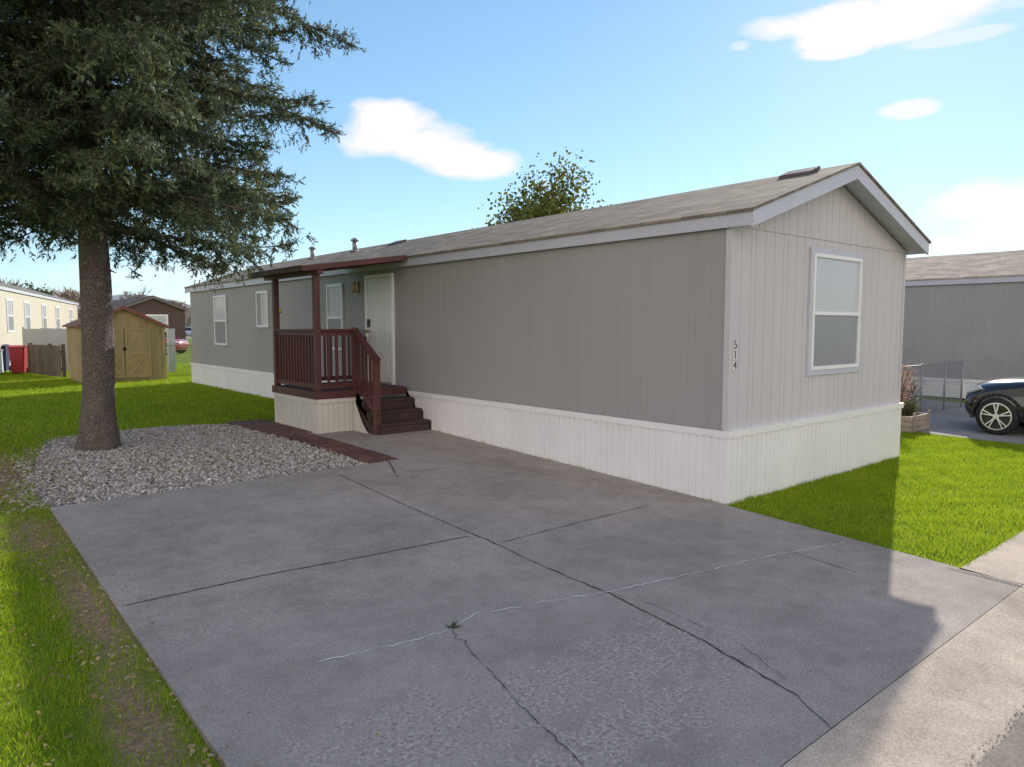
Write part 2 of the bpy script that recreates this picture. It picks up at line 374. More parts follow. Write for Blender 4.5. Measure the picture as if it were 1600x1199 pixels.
def stones(N, spread):
    x = rng.uniform(-6.5, -2.1, N*3); y = rng.uniform(4.0, 9.7, N*3)
    sprd = np.where(x < -5, spread*2.2, spread*.6)
    ok = inpoly(x+rng.normal(0, 1, len(x))*sprd, y+rng.normal(0, spread*.4, len(x)), poly) & ~((x > -5.97) & (y < 4.12)) & (((x+4.89)**2+(y-7.51)**2) > .07)
    x = x[ok][:N]; y = y[ok][:N]; n = len(x)
    sz = rng.uniform(.009, .022, n); S = np.stack([sz*rng.uniform(.8,1.4,n), sz*rng.uniform(.8,1.2,n), sz*rng.uniform(.5,.8,n)], 1)
    a = rng.uniform(0, 2*PI, n); ca, sa = np.cos(a), np.sin(a)
    V = ico[None]*(1+rng.normal(0, .13, (n,12,1)))*S[:,None,:]
    tilt = rng.normal(0, .35, n)[:,None]
    V[:,:,2] += V[:,:,0]*tilt
    X = V[:,:,0]*ca[:,None]-V[:,:,1]*sa[:,None]+x[:,None]; Y = V[:,:,0]*sa[:,None]+V[:,:,1]*ca[:,None]+y[:,None]
    Z = V[:,:,2]+(hzv(y)-.018+sz*.3+rng.uniform(0,.007,n))[:,None]
    W = np.stack([X,Y,Z], 2).reshape(-1,3); Fc = (icf[None]+12*np.arange(n)[:,None,None]).reshape(-1,3)
    return W, Fc
V, Fc = stones(22000, .09)
tag(fast('gravel', V, Fc, STONE), 'pale beige and grey gravel bed around the foot of the big spruce', 'gravel', kind='stuff')
def grit():
    n = 700; x = rng.uniform(-5, 1.5, n); y = -3.47+rng.normal(0, .022, n)
    z = np.full(n, -.083); s_ = rng.uniform(.003,.007,n)
    V = ico[None]*s_[:,None,None]*np.array([1.2,1,.6])+np.stack([x,y,z],1)[:,None,:]
    return V.reshape(-1,3)
V = grit(); Fc = (icf[None]+12*np.arange(len(V)//12)[:,None,None]).reshape(-1,3)
tag(fast('grit', V, Fc, STONE), 'loose pale grit lying along the gutter at the street edge', 'grit', kind='stuff')
s = MB(); s.add([(x, y, hz(y)-.012) for x, y in poly], [tuple(range(len(poly)))])
struct(s.build('gravel_bed', mat('gravel_bed_soil', (.25,.215,.19), .95, .3, 20)))

# ------------------------------------------------------------------ grass
def blades(name, label, x0, x1, y0, y1, dens, h, w, excl, patch=True):
    n = int((x1-x0)*(y1-y0)*dens); x = rng.uniform(x0, x1, n); y = rng.uniform(y0, y1, n)
    ok = ~excl(x, y)
    if patch:
        for (cx, cy, rx, ry, k) in PATCHES:
            d = np.sqrt(((x-cx)/rx)**2+((y-cy)/ry)**2)
            ok &= rng.random(n) > k*np.clip(1.4-d, 0, 1)
    x = x[ok]; y = y[ok]; n = len(x); z = hzv(y)-.02
    ph = .7+.6*np.abs(np.sin(x*5.1+np.sin(y*3.7)*2)*np.cos(y*4.3+x*1.7))*rng.uniform(.5,1.2,n)
    hh = h*rng.uniform(.6, 1.25, n)*ph; a = rng.uniform(0, 2*PI, n); ln = rng.uniform(.1, .9, n)*hh; b = rng.uniform(0, 2*PI, n)
    ww = w*rng.uniform(.6, 1.3, n)/2
    P0 = np.stack([x-np.cos(a)*ww, y-np.sin(a)*ww, z], 1); P1 = np.stack([x+np.cos(a)*ww, y+np.sin(a)*ww, z], 1)
    P2 = np.stack([x+np.cos(b)*ln, y+np.sin(b)*ln, z+hh], 1)
    V = np.stack([P0, P1, P2], 1).reshape(-1,3); Fc = np.arange(3*n).reshape(-1,3)
    return tag(fast(name, V, Fc, GRASSM), label, 'grass', kind='stuff')
def exL(x, y): return inpoly(x, y, poly) | ((x > -5.98) & (y < 4.13)) | ((x > -2.65) & (y < 9.2)) | (((x+4.89)**2+(y-7.51)**2) < .1)
blades('grass', 'patchy green grass strip along the left edge of the driveway', -7.3, -5.5, -3, 9.5, 5200, .045, .007, exL)
def exB(x, y): return exL(x, y) | ((x > -.05) & (y < 20)) | ((x > -2.85) & (x < -.3) & (y > 21.8) & (y < 24.3)) | (x < -6.97+.05*(y+4.5))
blades('grass', 'shaded back lawn between the gravel bed and the wooden shed', -6.8, 3, 8.2, 34, 750, .06, .016, exB, False)
def exR(x, y): return ((x > -.02) & (y > -.02) & (x < 4.62)) | (x < -.05+.14*np.minimum(y, 0)-.0)
blades('grass', 'bright sunlit green lawn beside the white skirting at right', -.5, 7.42, -2.52, 9, 3900, .052, .008, exR, False)
def litter(N, region, size):
    x = rng.uniform(region[0], region[1], N); y = rng.uniform(region[2], region[3], N); z = hzv(y)+rng.uniform(.005, .03, N)
    a = rng.uniform(0, 2*PI, N); s1 = size*rng.uniform(.5,1.2,N); t = rng.normal(0,.35,(N,2))
    out = []
    for (u, v) in ((-1,0),(0,-.55),(1,0),(0,.55)):
        X = (u*np.cos(a)-v*np.sin(a))*s1/2; Y = (u*np.sin(a)+v*np.cos(a))*s1/2
        out.append(np.stack([x+X, y+Y, z+X*t[:,0]+Y*t[:,1]], 1))
    return np.stack(out, 1).reshape(-1,3)
V = np.concatenate([litter(380, (-7,-5.95,-2.5,4), .04), litter(420, (-6.3,-5.97,-1.4,3.5), .035), litter(700, (-6.8,-5.6,4.2,9), .045), litter(90, (-5.9,-2.5,4.2,9), .04), litter(50, (-5.9,-.5,-2.5,4), .025), litter(60, (-5.97,-5.8,-2.5,4), .03), litter(120,(0,7,-2.4,0),.03)])
tag(fast('fallen_leaves', V, np.arange(len(V)).reshape(-1,4), DRYLEAF), 'dry brown leaves scattered over the grass strip and the gravel', 'leaves', kind='stuff')
def weed(x, y, label, n=26, h=.09):
    V = []
    for i in range(n):
        a = random.uniform(0, 2*PI); l = random.uniform(.4,1)*h; w = .006; b = a+PI/2
        bx, by = x+random.gauss(0,.012), y+random.gauss(0,.012); z = hz(y)
        V += [(bx-math.cos(b)*w, by-math.sin(b)*w, z), (bx+math.cos(b)*w, by+math.sin(b)*w, z), (bx+math.cos(a)*l, by+math.sin(a)*l, z+l*random.uniform(.2,.8))]
    tag(fast('weed', np.array(V), np.arange(len(V)).reshape(-1,3), NEEDLE), label, 'weed')
weed(*G(708,980), 'small dark weed growing where the driveway cracks meet', 26, .07)
weed(*G(805,700), 'low weed at the foot of the white skirting right of the steps', 40, .13)

# ------------------------------------------------------------------ mobile home
def corr(mb, o, u, n, L, z0, ztop, spacings, gw, depth):
    o = Vector(o); u = Vector(u); n = Vector(n); pts = [(0,0)]; a = 0; i = 0
    while True:
        a += spacings[i % len(spacings)]; i += 1
        if a+gw >= L: break
        pts += [(a-gw/2,0),(a-gw/2+.002,-depth),(a+gw/2-.002,-depth),(a+gw/2,0)]
    pts.append((L,0)); k = len(mb.v)
    for (t, d) in pts:
        p = o+u*t+n*d; zt = ztop(t) if callable(ztop) else ztop
        mb.v.append((p.x, p.y, o.z+z0)); mb.v.append((p.x, p.y, o.z+zt))
    for j in range(len(pts)-1): mb.f.append((k+2*j, k+2*j+2, k+2*j+3, k+2*j+1))
    return mb
def window(root, o, u, n, u0, u1, z0, z1, blind=True, slider=False, wide=.07, m_trim=None, m_lower=None):
    m_trim = m_trim or TRIM; m_lower = m_lower or SCREEN
    s = MB()
    s.obox(o,u,n,u0-wide,u0,z0-wide,z1+wide,.001,.03).obox(o,u,n,u1,u1+wide,z0-wide,z1+wide,.001,.03)
    s.obox(o,u,n,u0,u1,z1,z1+wide,.001,.03).obox(o,u,n,u0,u1,z0-wide,z0,.001,.03)
    w = s.build('window', m_trim, root)
    f = MB(); t = .045
    f.obox(o,u,n,u0+.001,u0+t,z0+.001,z1-.001,.002,.042).obox(o,u,n,u1-t,u1-.001,z0+.001,z1-.001,.002,.042)
    f.obox(o,u,n,u0+t,u1-t,z1-t,z1-.001,.002,.042).obox(o,u,n,u0+t,u1-t,z0+.001,z0+t,.002,.042)
    f.build('frame', WHITE, w)
    if slider:
        um = (u0+u1)/2; MB().obox(o,u,n,um-.02,um+.02,z0+t,z1-t,.003,.036).build('mullion', WHITE, w)
        MB().obox(o,u,n,u0+t,um-.02,z0+t,z1-t,.004,.015).build('pane', BLIND if blind else GLASS, w)
        MB().obox(o,u,n,um+.02,u1-t,z0+t,z1-t,.004,.012).build('pane', m_lower, w)
    else:
        zm = z0+(z1-z0)*.49; MB().obox(o,u,n,u0+t,u1-t,zm-.022,zm+.022,.003,.038).build('rail', WHITE, w)
        MB().obox(o,u,n,u0+t,u1-t,zm+.022,z1-t,.004,.014).build('pane', BLIND if blind else GLASS, w)
        MB().obox(o,u,n,u0+t,u1-t,z0+t,zm-.022,.004,.018).build('pane', m_lower, w)
    return w
def shell(root, W, L, zb, zs, ze, rise, ms, mg, mk, mt, mr, oh=.3, simple=False):
    o = ORG[root.name]; ox, oy, oz = o
    sp = [.2,.2,.1,.2] if not simple else [.4]
    hw = W/2
    gz = lambda t: ze+.05+rise*(1-abs(t-hw)/hw)-.06
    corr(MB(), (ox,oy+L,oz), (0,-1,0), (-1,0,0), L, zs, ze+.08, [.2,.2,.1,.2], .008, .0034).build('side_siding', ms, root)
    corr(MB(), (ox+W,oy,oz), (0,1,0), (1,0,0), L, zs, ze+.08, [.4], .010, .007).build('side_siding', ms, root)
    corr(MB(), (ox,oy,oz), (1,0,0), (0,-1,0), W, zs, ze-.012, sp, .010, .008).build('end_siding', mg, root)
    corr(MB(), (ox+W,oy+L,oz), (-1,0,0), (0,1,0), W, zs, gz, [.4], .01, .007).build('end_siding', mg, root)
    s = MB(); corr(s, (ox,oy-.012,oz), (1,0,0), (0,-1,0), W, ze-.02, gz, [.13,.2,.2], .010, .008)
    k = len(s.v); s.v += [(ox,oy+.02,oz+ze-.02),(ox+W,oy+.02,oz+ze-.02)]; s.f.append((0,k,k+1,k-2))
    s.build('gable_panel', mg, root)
    corr(MB(), (ox-.03,oy+L+.03,oz), (0,-1,0), (-1,0,0), L+.06, zb, zs-.02, [.10], .018, .012).build('skirting', mk, root)
    corr(MB(), (ox-.03,oy-.03,oz), (1,0,0), (0,-1,0), W+.06, zb, zs-.02, [.10], .018, .012).build('skirting', mk, root)
    corr(MB(), (ox+W+.03,oy-.03,oz), (0,1,0), (1,0,0), L+.06, zb, zs-.02, [.3], .035, .010).build('skirting', mk, root)
    s = MB(); a = .052
    s.box(ox-a, ox-.028, oy-a, oy+L+a, oz+zs-.07, oz+zs+.008); s.box(ox-.028, ox+W+.028, oy-a, oy-.028, oz+zs-.07, oz+zs+.008)
    s.box(ox+W+.028, ox+W+a, oy-a, oy+L+a, oz+zs-.07, oz+zs+.008)
    s.add([(ox-.05,oy-.05,oz+zs+.006),(ox+W+.05,oy-.05,oz+zs+.006),(ox+W+.05,oy+.02,oz+zs+.012),(ox-.05,oy+.02,oz+zs+.012)],[(0,1,2,3)])
    for yy in np.arange(3.66, L, 3.66): s.box(ox-a-.004, ox-.05, oy+yy-.03, oy+yy+.03, oz+zs-.074, oz+zs+.011)
    s.build('skirting_trim', WHITE if mk is SKIRT else mk, root)
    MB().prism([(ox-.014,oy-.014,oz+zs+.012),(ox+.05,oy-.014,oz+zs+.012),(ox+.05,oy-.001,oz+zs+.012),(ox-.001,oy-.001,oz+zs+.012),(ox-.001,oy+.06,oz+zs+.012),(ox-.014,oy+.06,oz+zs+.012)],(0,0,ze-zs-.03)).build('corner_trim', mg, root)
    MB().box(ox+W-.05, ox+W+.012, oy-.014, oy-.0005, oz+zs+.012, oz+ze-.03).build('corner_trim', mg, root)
    e = .07; zr = ze+.14; slope = rise/(hw+e); pk = zr+rise
    s = MB()
    s.prism([(ox-e-.03,oy-oh-.02,oz+zr-.03*slope),(ox+hw,oy-oh-.02,oz+pk),(ox+W+e+.03,oy-oh-.02,oz+zr-.03*slope),(ox+W+e+.03,oy-oh-.02,oz+zr-.03*slope-.03),(ox+hw,oy-oh-.02,oz+pk-.03),(ox-e-.03,oy-oh-.02,oz+zr-.03*slope-.03)][::-1], (0, L+2*oh+.04, 0))
    roof = s.build('roof', mr, root)
    fz = .17
    for (xa, xb) in ((ox-e,ox-e+.025),(ox+W+e-.025,ox+W+e)):
        MB().box(xa, xb, oy-oh+.001, oy+L+oh-.001, oz+zr-.035-fz+.02, oz+zr-.032).build('fascia', mt, root)
    for yy in (oy-oh, oy+L+oh-.025):
        xl_, xm, xr_ = ox-e+.001, ox+hw, ox+W+e-.001
        MB().prism([(xl_,yy,oz+zr-.034),(xm,yy,oz+pk-.034),(xr_,yy,oz+zr-.034),(xr_,yy,oz+zr-.034-fz),(xm,yy,oz+pk-.034-fz),(xl_,yy,oz+zr-.034-fz)][::-1], (0,.024,0)).build('rake_board', mt, root)
    xl_, xr_ = ox-e+.03, ox+W+e-.03; xm = ox+hw
    MB().prism([(xl_,oy-oh+.026,oz+zr-.10),(xm,oy-oh+.026,oz+pk-.10),(xr_,oy-oh+.026,oz+zr-.10),(xr_,oy-oh+.026,oz+zr-.12),(xm,oy-oh+.026,oz+pk-.12),(xl_,oy-oh+.026,oz+zr-.12)][::-1], (0, L+2*oh-.056, 0)).build('soffit', mt, root)
    return roof, slope, zr, pk
H = thing('mobile_home', 'long grey single-wide home with white ribbed skirting and dark red porch', 'house', (0,0,0))
W_, L_ = 4.6, 19.85
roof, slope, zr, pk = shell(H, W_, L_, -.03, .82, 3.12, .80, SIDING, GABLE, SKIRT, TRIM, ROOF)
O0 = (0,0,0); uS, nS = (0,1,0), (-1,0,0); uG, nG = (1,0,0), (0,-1,0)
window(H, O0, uG, nG, 1.78, 3.10, 1.44, 2.92)
window(H, O0, uS, nS, 9.22, 9.95, 1.50, 2.88, wide=.02)
window(H, O0, uS, nS, 13.28, 14.05, 1.98, 2.88, slider=True, wide=.02)
window(H, O0, uS, nS, 16.40, 17.45, 1.46, 2.88, wide=.02)
s = MB(); s.obox(O0,uS,nS,7.24,8.15,.93,2.92,.004,.03)
for (a, b) in ((7.33,7.64),(7.75,8.06)):
    for (c, d) in ((1.05,1.55),(1.67,2.35),(2.47,2.78)):
        s.obox(O0,uS,nS,a,b,c,d,.0302,.036); s.obox(O0,uS,nS,a+.04,b-.04,c+.04,d-.04,.0362,.043)
door = s.build('door', mat('door_paint', (.78,.76,.74), .4, .04, 2), H, bevel=.003)
s = MB(); s.obox(O0,uS,nS,7.17,7.238,.90,2.99,.001,.05).obox(O0,uS,nS,8.152,8.22,.90,2.99,.001,.05).obox(O0,uS,nS,7.238,8.152,2.925,2.99,.001,.05)
s.build('door_frame', WHITE, door)
s = MB(); s.tube([(-.043,8.08,1.9),(-.09,8.08,1.9)], .018, 8); s.tube([(-.085,8.08,1.9),(-.12,8.08,1.9)], [.02,.032], 10); s.build('handle', BRASS, door, True)
MB().box(-.075,-.044,8.03,8.11,1.98,2.14).build('lock_keypad', BLACK, door, bevel=.006)
MB().box(-.122,-.11,8.04,8.12,1.68,1.80).build('key_box', BLACK, door, bevel=.005)
s = MB(); s.box(-.03,-.001,8.52,8.64,2.66,2.90); s.box(-.15,-.031,8.53,8.63,2.86,2.88); s.box(-.14,-.031,8.535,8.625,2.68,2.695)
for (a, b) in ((-.145,8.535),(-.145,8.62),(-.035,8.535),(-.035,8.62)): s.box(a, a+.008, b, b+.008, 2.695, 2.86)
wl = s.build('wall_lamp', BRASS, H)
MB().tube([(-.09,8.58,2.70),(-.09,8.58,2.85)], .035, 10).build('lamp_glass', mat('lamp_glass', (.6,.5,.3), .2), wl, True)
def text(ch_, size, depth, m, mtx, parent, name):
    cu = bpy.data.curves.new(name, 'FONT'); cu.body = ch_; cu.size = size; cu.extrude = depth; cu.align_x = 'CENTER'; cu.align_y = 'CENTER'
    tmp = bpy.data.objects.new('tmp', cu); COL.objects.link(tmp)
    dg = bpy.context.evaluated_depsgraph_get(); me = bpy.data.meshes.new_from_object(tmp.evaluated_get(dg))
    bpy.data.objects.remove(tmp); me.transform(mtx); me.materials.clear(); me.materials.append(m)
    ob = bpy.data.objects.new(name, me); COL.objects.link(ob); ob.parent = parent; return ob
for i, d in enumerate('514'):
    zc = 1.79-i*.115
    pl = MB().box(.052,.128,-.022,-.0145,zc-.054,zc+.054).build('number_plate', mat('number_plate', (.72,.71,.71), .5), H)
    text(d, .13, .002, mat('number_ink', (.05,.048,.048), .5), Matrix.Translation((.090,-.0245,zc)) @ Matrix.Rotation(PI/2, 4, 'X'), pl, 'digit')
s = MB(); s.prism([(-.012,12.48,2.44),(-.012,12.58,2.40),(-.012,12.75,2.44),(-.012,12.73,2.36),(-.012,12.80,2.32),(-.012,12.62,2.31),(-.012,12.50,2.35)], (-.02,0,0)); s.build('wall_plaque', mat('yellow_plaque', (.75,.55,.04), .5), H)
def zroof(x): return zr+slope*(x+.07)
def lowvent(x0, x1, y0, y1, h=.05):
    s = MB(); s.prism([(x0,y0,zroof(x0)+.004),(x1,y0,zroof(x1)+.004),(x1,y0,zroof(x1)+h),(x0+.04,y0,zroof(x0)+h)], (0,y1-y0,0)); s.build('roof_vent', mat('brown_vent', (.12,.09,.08), .6), roof, bevel=.006)
lowvent(1.95,2.22,.15,.60); lowvent(1.85,2.1,10.1,10.6)
for (x, y) in ((1.8,12.1),(1.8,14.6)):
    s = MB(); zb = zroof(x); s.tube([(x,y,zb-.02),(x,y,zb+.26)], .06, 12); s.tube([(x,y,zb+.26),(x,y,zb+.30),(x,y,zb+.34)], [.10,.10,.03], 12); s.tube([(x,y,zb-.01),(x,y,zb+.05)], [.14,.065], 12)
    s.build('flue_pipe', METAL, roof, True)

# ------------------------------------------------------------------ porch
P = thing('porch', 'dark red wooden porch with steps, railing and flat roof at the front door', 'porch', (-.9,7.6,.19))
PX, Y0, Y1, ZD = -1.79, 6.72, 8.55, .90
s = MB(); y = Y0
while y < Y1-.02: s.box(PX, -.06, y, min(y+.135, Y1), ZD-.035, ZD); y += .14
s.build('deck', DARKRED, P)
MB().box(PX,-.06,Y0-.03,Y0-.001,ZD-.13,ZD-.002).box(PX-.03,PX-.001,Y0-.03,Y1+.03,ZD-.13,ZD-.002).build('rim_joist', RED, P)
s = MB(); corr(s, (PX-.002,Y1,0), (0,-1,0), (-1,0,0), Y1-Y0, .17, ZD-.10, [.10], .035, .02); corr(s, (PX,Y0-.002,0), (1,0,0), (0,-1,0), .74, .17, ZD-.10, [.10], .035, .02)
s.build('skirt_panel', CREAM, P)
s = MB(); s.box(PX-.02,PX-.004,Y0-.02,Y1,ZD-.20,ZD-.131); s.box(PX-.02,PX+.74,Y0-.022,Y0-.004,ZD-.20,ZD-.131); s.build('skirt_trim', CREAM, P)
s = MB(); pr = [(Y0-.03,.76)]+[(Y0-.03-.50*t, .19+.57*(1-t)**1.5) for t in (.15,.3,.5,.7,.85,1)]+[(Y0-.03,.19)]
s.prism([(-1.13,a,b) for a,b in pr], (.02,0,0)); s.build('flare_panel', CREAM, P)
for i in range(3):
    zt = .19+(i+1)*.178; ya = 5.92+i*.265
    MB().box(-1.04,-.06,ya-.02,ya+.27,zt-.04,zt).build('step', DARKRED, P, bevel=.006)
    MB().box(-1.03,-.07,ya+.0,ya+.025,(.185 if i == 0 else zt-.178),zt-.041).build('riser', DARKRED, P)
for x in (-1.075,-.058):
    s = MB(); pr = [(5.92,.185),(5.92,.33)]
    for i in range(3): pr += [(5.92+i*.265, .19+(i+1)*.178-.045),(5.92+(i+1)*.265, .19+(i+1)*.178-.045)]
    pr += [(Y0-.031,ZD-.05),(Y0-.031,.185)]
    s.prism([(x,a,b) for a,b in pr], (.034,0,0)); s.build('stringer', DARKRED, P)
def post(x, y, z0, z1, w=.09): return MB().box(x-w/2,x+w/2,y-w/2,y+w/2,z0,z1).build('post', RED, P, bevel=.006)
post(PX+.05,Y0+.05,ZD,2.86,.10); post(PX+.05,Y1-.05,ZD,2.86,.10)
post(-1.06,Y0+.03,ZD,1.98); post(-1.06,6.0,.19,1.42,.10); post(-.1,Y1-.05,ZD,1.95)
def rail(a, b, z):
    MB().bar((a[0],a[1],z),(b[0],b[1],z),.12,.035).build('top_rail', RED, P, bevel=.005)
    MB().bar((a[0],a[1],z-.055),(b[0],b[1],z-.055),.035,.07).build('rail_board', RED, P)
    MB().bar((a[0],a[1],ZD+.08),(b[0],b[1],ZD+.08),.04,.08).build('bottom_rail', RED, P)
    d = math.dist(a,b); n = int(d/.125)
    for i in range(1,n):
        t = i/n; x = a[0]+(b[0]-a[0])*t; y = a[1]+(b[1]-a[1])*t
        MB().box(x-.019,x+.019,y-.019,y+.019,ZD+.05,z-.03).build('baluster', RED, P)
xl = PX+.05
rail((xl,Y0+.1),(xl,Y1-.1),1.93); rail((xl+.05,Y0+.05),(-1.09,Y0+.05),1.93); rail((xl+.05,Y1-.05),(-.14,Y1-.05),1.93)
a, b = Vector((-1.06,Y0+.0,1.93)), Vector((-1.06,5.95,1.44))
MB().bar(a,b,.12,.035).build('stair_rail', RED, P, bevel=.005)
MB().bar(a+Vector((0,0,-.06)),b+Vector((0,0,-.06)),.035,.08).build('stair_rail_board', RED, P)
MB().bar(a+Vector((0,0,-.90)),b+Vector((0,0,-.94)),.035,.09).build('stair_bottom_rail', RED, P)
for i in range(1,6):
    t = i/6; p = a.lerp(b,t); MB().box(p.x-.018,p.x+.018,p.y-.018,p.y+.018,p.z-.92,p.z-.06).build('baluster', RED, P)
s = MB(); s.prism([(-2.05,6.58,2.945),(-.10,6.58,3.235),(-.10,6.58,3.265),(-2.05,6.58,2.975)], (0,2.35,0)); s.build('porch_roof', mat('porch_roofing', (.19,.075,.06), .7, .25, 5), P)
s = MB(); s.box(-2.075,-2.051,6.56,8.95,2.90,2.985)
s.prism([(-2.05,6.555,2.89),(-.10,6.555,3.18),(-.10,6.555,3.27),(-2.05,6.555,2.98)], (0,.024,0)); s.prism([(-2.05,8.931,2.89),(-.10,8.931,3.18),(-.10,8.931,3.27),(-2.05,8.931,2.98)], (0,.024,0))
s.build('roof_edge', RED, P)
MB().box(PX,PX+.10,6.585,8.92,2.86,2.955).build('beam', RED, P)
for yy in (6.75,7.2,7.65,8.1,8.55): MB().bar((-1.65,yy,2.965),(-.12,yy,3.19),.04,.07).build('rafter', RED, P)

# ------------------------------------------------------------------ spruce
def spruce(loc):
    T = thing('spruce_tree', 'tall blue-green spruce with bare lower trunk standing in the gravel bed', 'tree', loc, world=False)
    s = MB(); n = 20; zs = [-.05,.05,.15,.35,.6,.9,1.2,1.6,2.0,2.5,3.2,4.5,6,8,10,12,14.2]
    def rr(z): return .215*(1-z/14.6)**.8+.075*math.exp(-max(z,0)/.22)+.01
    for z in zs:
        for k in range(n):
            a = 2*PI*k/n; r = rr(z)*(1+.06*math.sin(3*a+z*1.3)+.05*math.sin(7*a-z)+(.10*math.sin(5*a+1)*math.exp(-max(z,0)/.2))+random.uniform(-.03,.03))
            s.v.append((r*math.cos(a)+.05*math.sin(z*.6), r*math.sin(a), z))
    for j in range(len(zs)-1):
        for k in range(n): s.f.append((j*n+k, j*n+(k+1)%n, (j+1)*n+(k+1)%n, (j+1)*n+k))
    s.build('trunk', BARK, T, True)
    limbs = MB(); tb = []; td = []; tl = []
    z = 3.25; i = 0
    while z < 14:
        low = z < 8.9
        a = i*2.399963+random.uniform(-.4,.4); i += 1
        Lb = 3.8*min(1, .86+.09*(z-3.05)) if z < 6.2 else 3.9*(1-(z-6.2)/9.4)**.8
        Lb *= random.choice((.6,.78,.88,.96,1.0,1.05))*random.uniform(.93,1.05)
        up = random.uniform(-.02,.22) if low else .4
        droop = random.uniform(.10,.26); curl = random.uniform(.04,.16)
        pts = []; bend = random.uniform(-.3,.3)
        for k in range(9):
            t = k/8; r = Lb*t; aa = a+bend*t*t; pts.append(Vector((r*math.cos(aa), r*math.sin(aa), z+Lb*(up*t-droop*t*t*1.2+curl*t**4))))
        limbs.tube(pts, [.05*(Lb/4)*(1-k/8.6)+.006 for k in range(9)], 6)
        step = .18 if low else .34; d = .3
        while d < Lb:
            t = d/Lb; k = min(int(t*8), 7); p = pts[k].lerp(pts[k+1], t*8-k); ax = (pts[k+1]-pts[k]).normalized()
            side = ax.cross(Vector((0,0,1))).normalized()
            for sg in (-1, 1):
                if random.random() < .12 or (t < .2 and random.random() < .3): continue
                bl = (.88*(1-t)**.75*min(1, .5+t*1.6)+.20)*random.uniform(.4,1.3)
                dirn = (side*sg*random.uniform(.5,1)+ax*random.uniform(.4,1.1)+Vector((0,0,random.uniform(-.8,.45)))).normalized()
                e = 0.05; st = .10 if low else .22
                while e < bl+.05:
                    q = p+dirn*e+Vector((random.gauss(0,.025),random.gauss(0,.025),-.2*e*e))
                    for m_ in range(5 if low else 1):
                        dd = (dirn*.7+Vector((random.gauss(0,.7),random.gauss(0,.7),random.gauss(-.1,.65)))).normalized()
                        tb.append(q); td.append(dd); tl.append(random.uniform(.10,.17)*(1 if low else 2.4))
                    e += st*random.uniform(.7,1.3)
                if low: limbs.tube([p, p+dirn*bl*.5+Vector((0,0,-.2*(bl*.5)**2)), p+dirn*bl*.95+Vector((0,0,-.2*bl*bl*.9))], [.012,.008,.003], 3, False)
            if low and random.random() < .4:
                for m_ in range(8):
                    q = p+Vector((random.gauss(0,.06),random.gauss(0,.06),-.06*m_)); dd = Vector((random.gauss(0,.6),random.gauss(0,.6),-1)).normalized()
                    tb.append(q); td.append(dd); tl.append(random.uniform(.12,.18))
            d += step*random.uniform(.6,1.4)
        for m_ in range(12):
            tb.append(pts[-1]-ax*random.uniform(0,.25)); td.append((ax+Vector((random.gauss(0,.5),random.gauss(0,.5),random.gauss(.2,.4)))).normalized()); tl.append(.17)
        z += .050 if low else .17
    for k in range(8):
        zz = random.uniform(2.6,3.6); a = random.uniform(0,2*PI); l = random.uniform(.1,.3); r0 = .2
        limbs.tube([(r0*math.cos(a),r0*math.sin(a),zz),((r0+l)*math.cos(a),(r0+l)*math.sin(a),zz-.05)], [.018,.006], 5)
    limbs.build('limbs', BARK2, T)
    B = np.array([tuple(v) for v in tb]); D = np.array([tuple(v) for v in td]); Ln = np.array(tl); n = len(B); K = 6
    rnd = rng.normal(0,1,(n,K,3)); Dk = D[:,None,:]; rad = rnd-(rnd*Dk).sum(2,keepdims=True)*Dk; rad /= np.linalg.norm(rad,axis=2,keepdims=True)+1e-6
    tt = ((np.arange(K)+.3)/K)[None,:,None]
    S = B[:,None,:]+Dk*Ln[:,None,None]*tt
    ND = Dk*.75+rad*.75; ND /= np.linalg.norm(ND,axis=2,keepdims=True)
    sd = np.cross(ND, rnd); sd /= np.linalg.norm(sd,axis=2,keepdims=True)+1e-6
    nl = rng.uniform(.045,.08,(n,K,1))*(Ln[:,None,None]/.15); w = .0135*(Ln[:,None,None]/.15)
    V = np.stack([S-sd*w, S+sd*w, S+ND*nl], 2).reshape(-1,3); Fc = np.arange(len(V)).reshape(-1,3)
    fast('crown', V, Fc, NEEDLE, T)
    return T
spruce((-4.89,7.51,.18))

# ------------------------------------------------------------------ other trees
def leafy(name, label, loc, h, r, n, m, leaf=.13, sq=1.1, group=None):
    T = thing(name, label, 'tree', loc, world=False, group=group)
    s = MB(); s.tube([(0,0,-.1),(.05,.02,h*.3),(0,.05,h*.55),(.05,0,h*.85)], [.05*r+.08,.05*r+.05,.05*r,.02], 8)
    tips = []
    for i in range(44):
        a = random.uniform(0,2*PI); z0 = h*random.uniform(.3,.72); l = r*random.uniform(.4,.95); el = random.uniform(.1,1.3)
        e = Vector((math.cos(a)*l*math.cos(el), math.sin(a)*l*math.cos(el), l*math.sin(el)*sq)); p = Vector((0,0,z0))
        s.tube([p, p+e*.5+Vector((0,0,.05)), p+e], [.05,.03,.01], 5); tips.append(p+e); tips.append(p+e*.6)
    s.build('trunk', BARK2, T, True)
    C = np.array([tuple(t) for t in tips]); C = C[rng.integers(0,len(C),n)]+rng.normal(0, r*.17, (n,3))
    A = rng.normal(0,1,(n,3)); A /= np.linalg.norm(A,axis=1,keepdims=True); B = np.cross(A, rng.normal(0,1,(n,3))); B /= np.linalg.norm(B,axis=1,keepdims=True)
    z = leaf*rng.uniform(.6,1.2,(n,1))/2
    V = np.stack([C-A*z, C-B*z*.6, C+A*z, C+B*z*.6], 1).reshape(-1,3)
    fast('crown', V, np.arange(4*n).reshape(-1,4), m, T); return T
leafy('leafy_tree', 'green and yellow leafy tree top rising behind the grey roof', (12.4,16.2,.18), 7.7, 2.7, 34000, LEAFM, .2, .95)
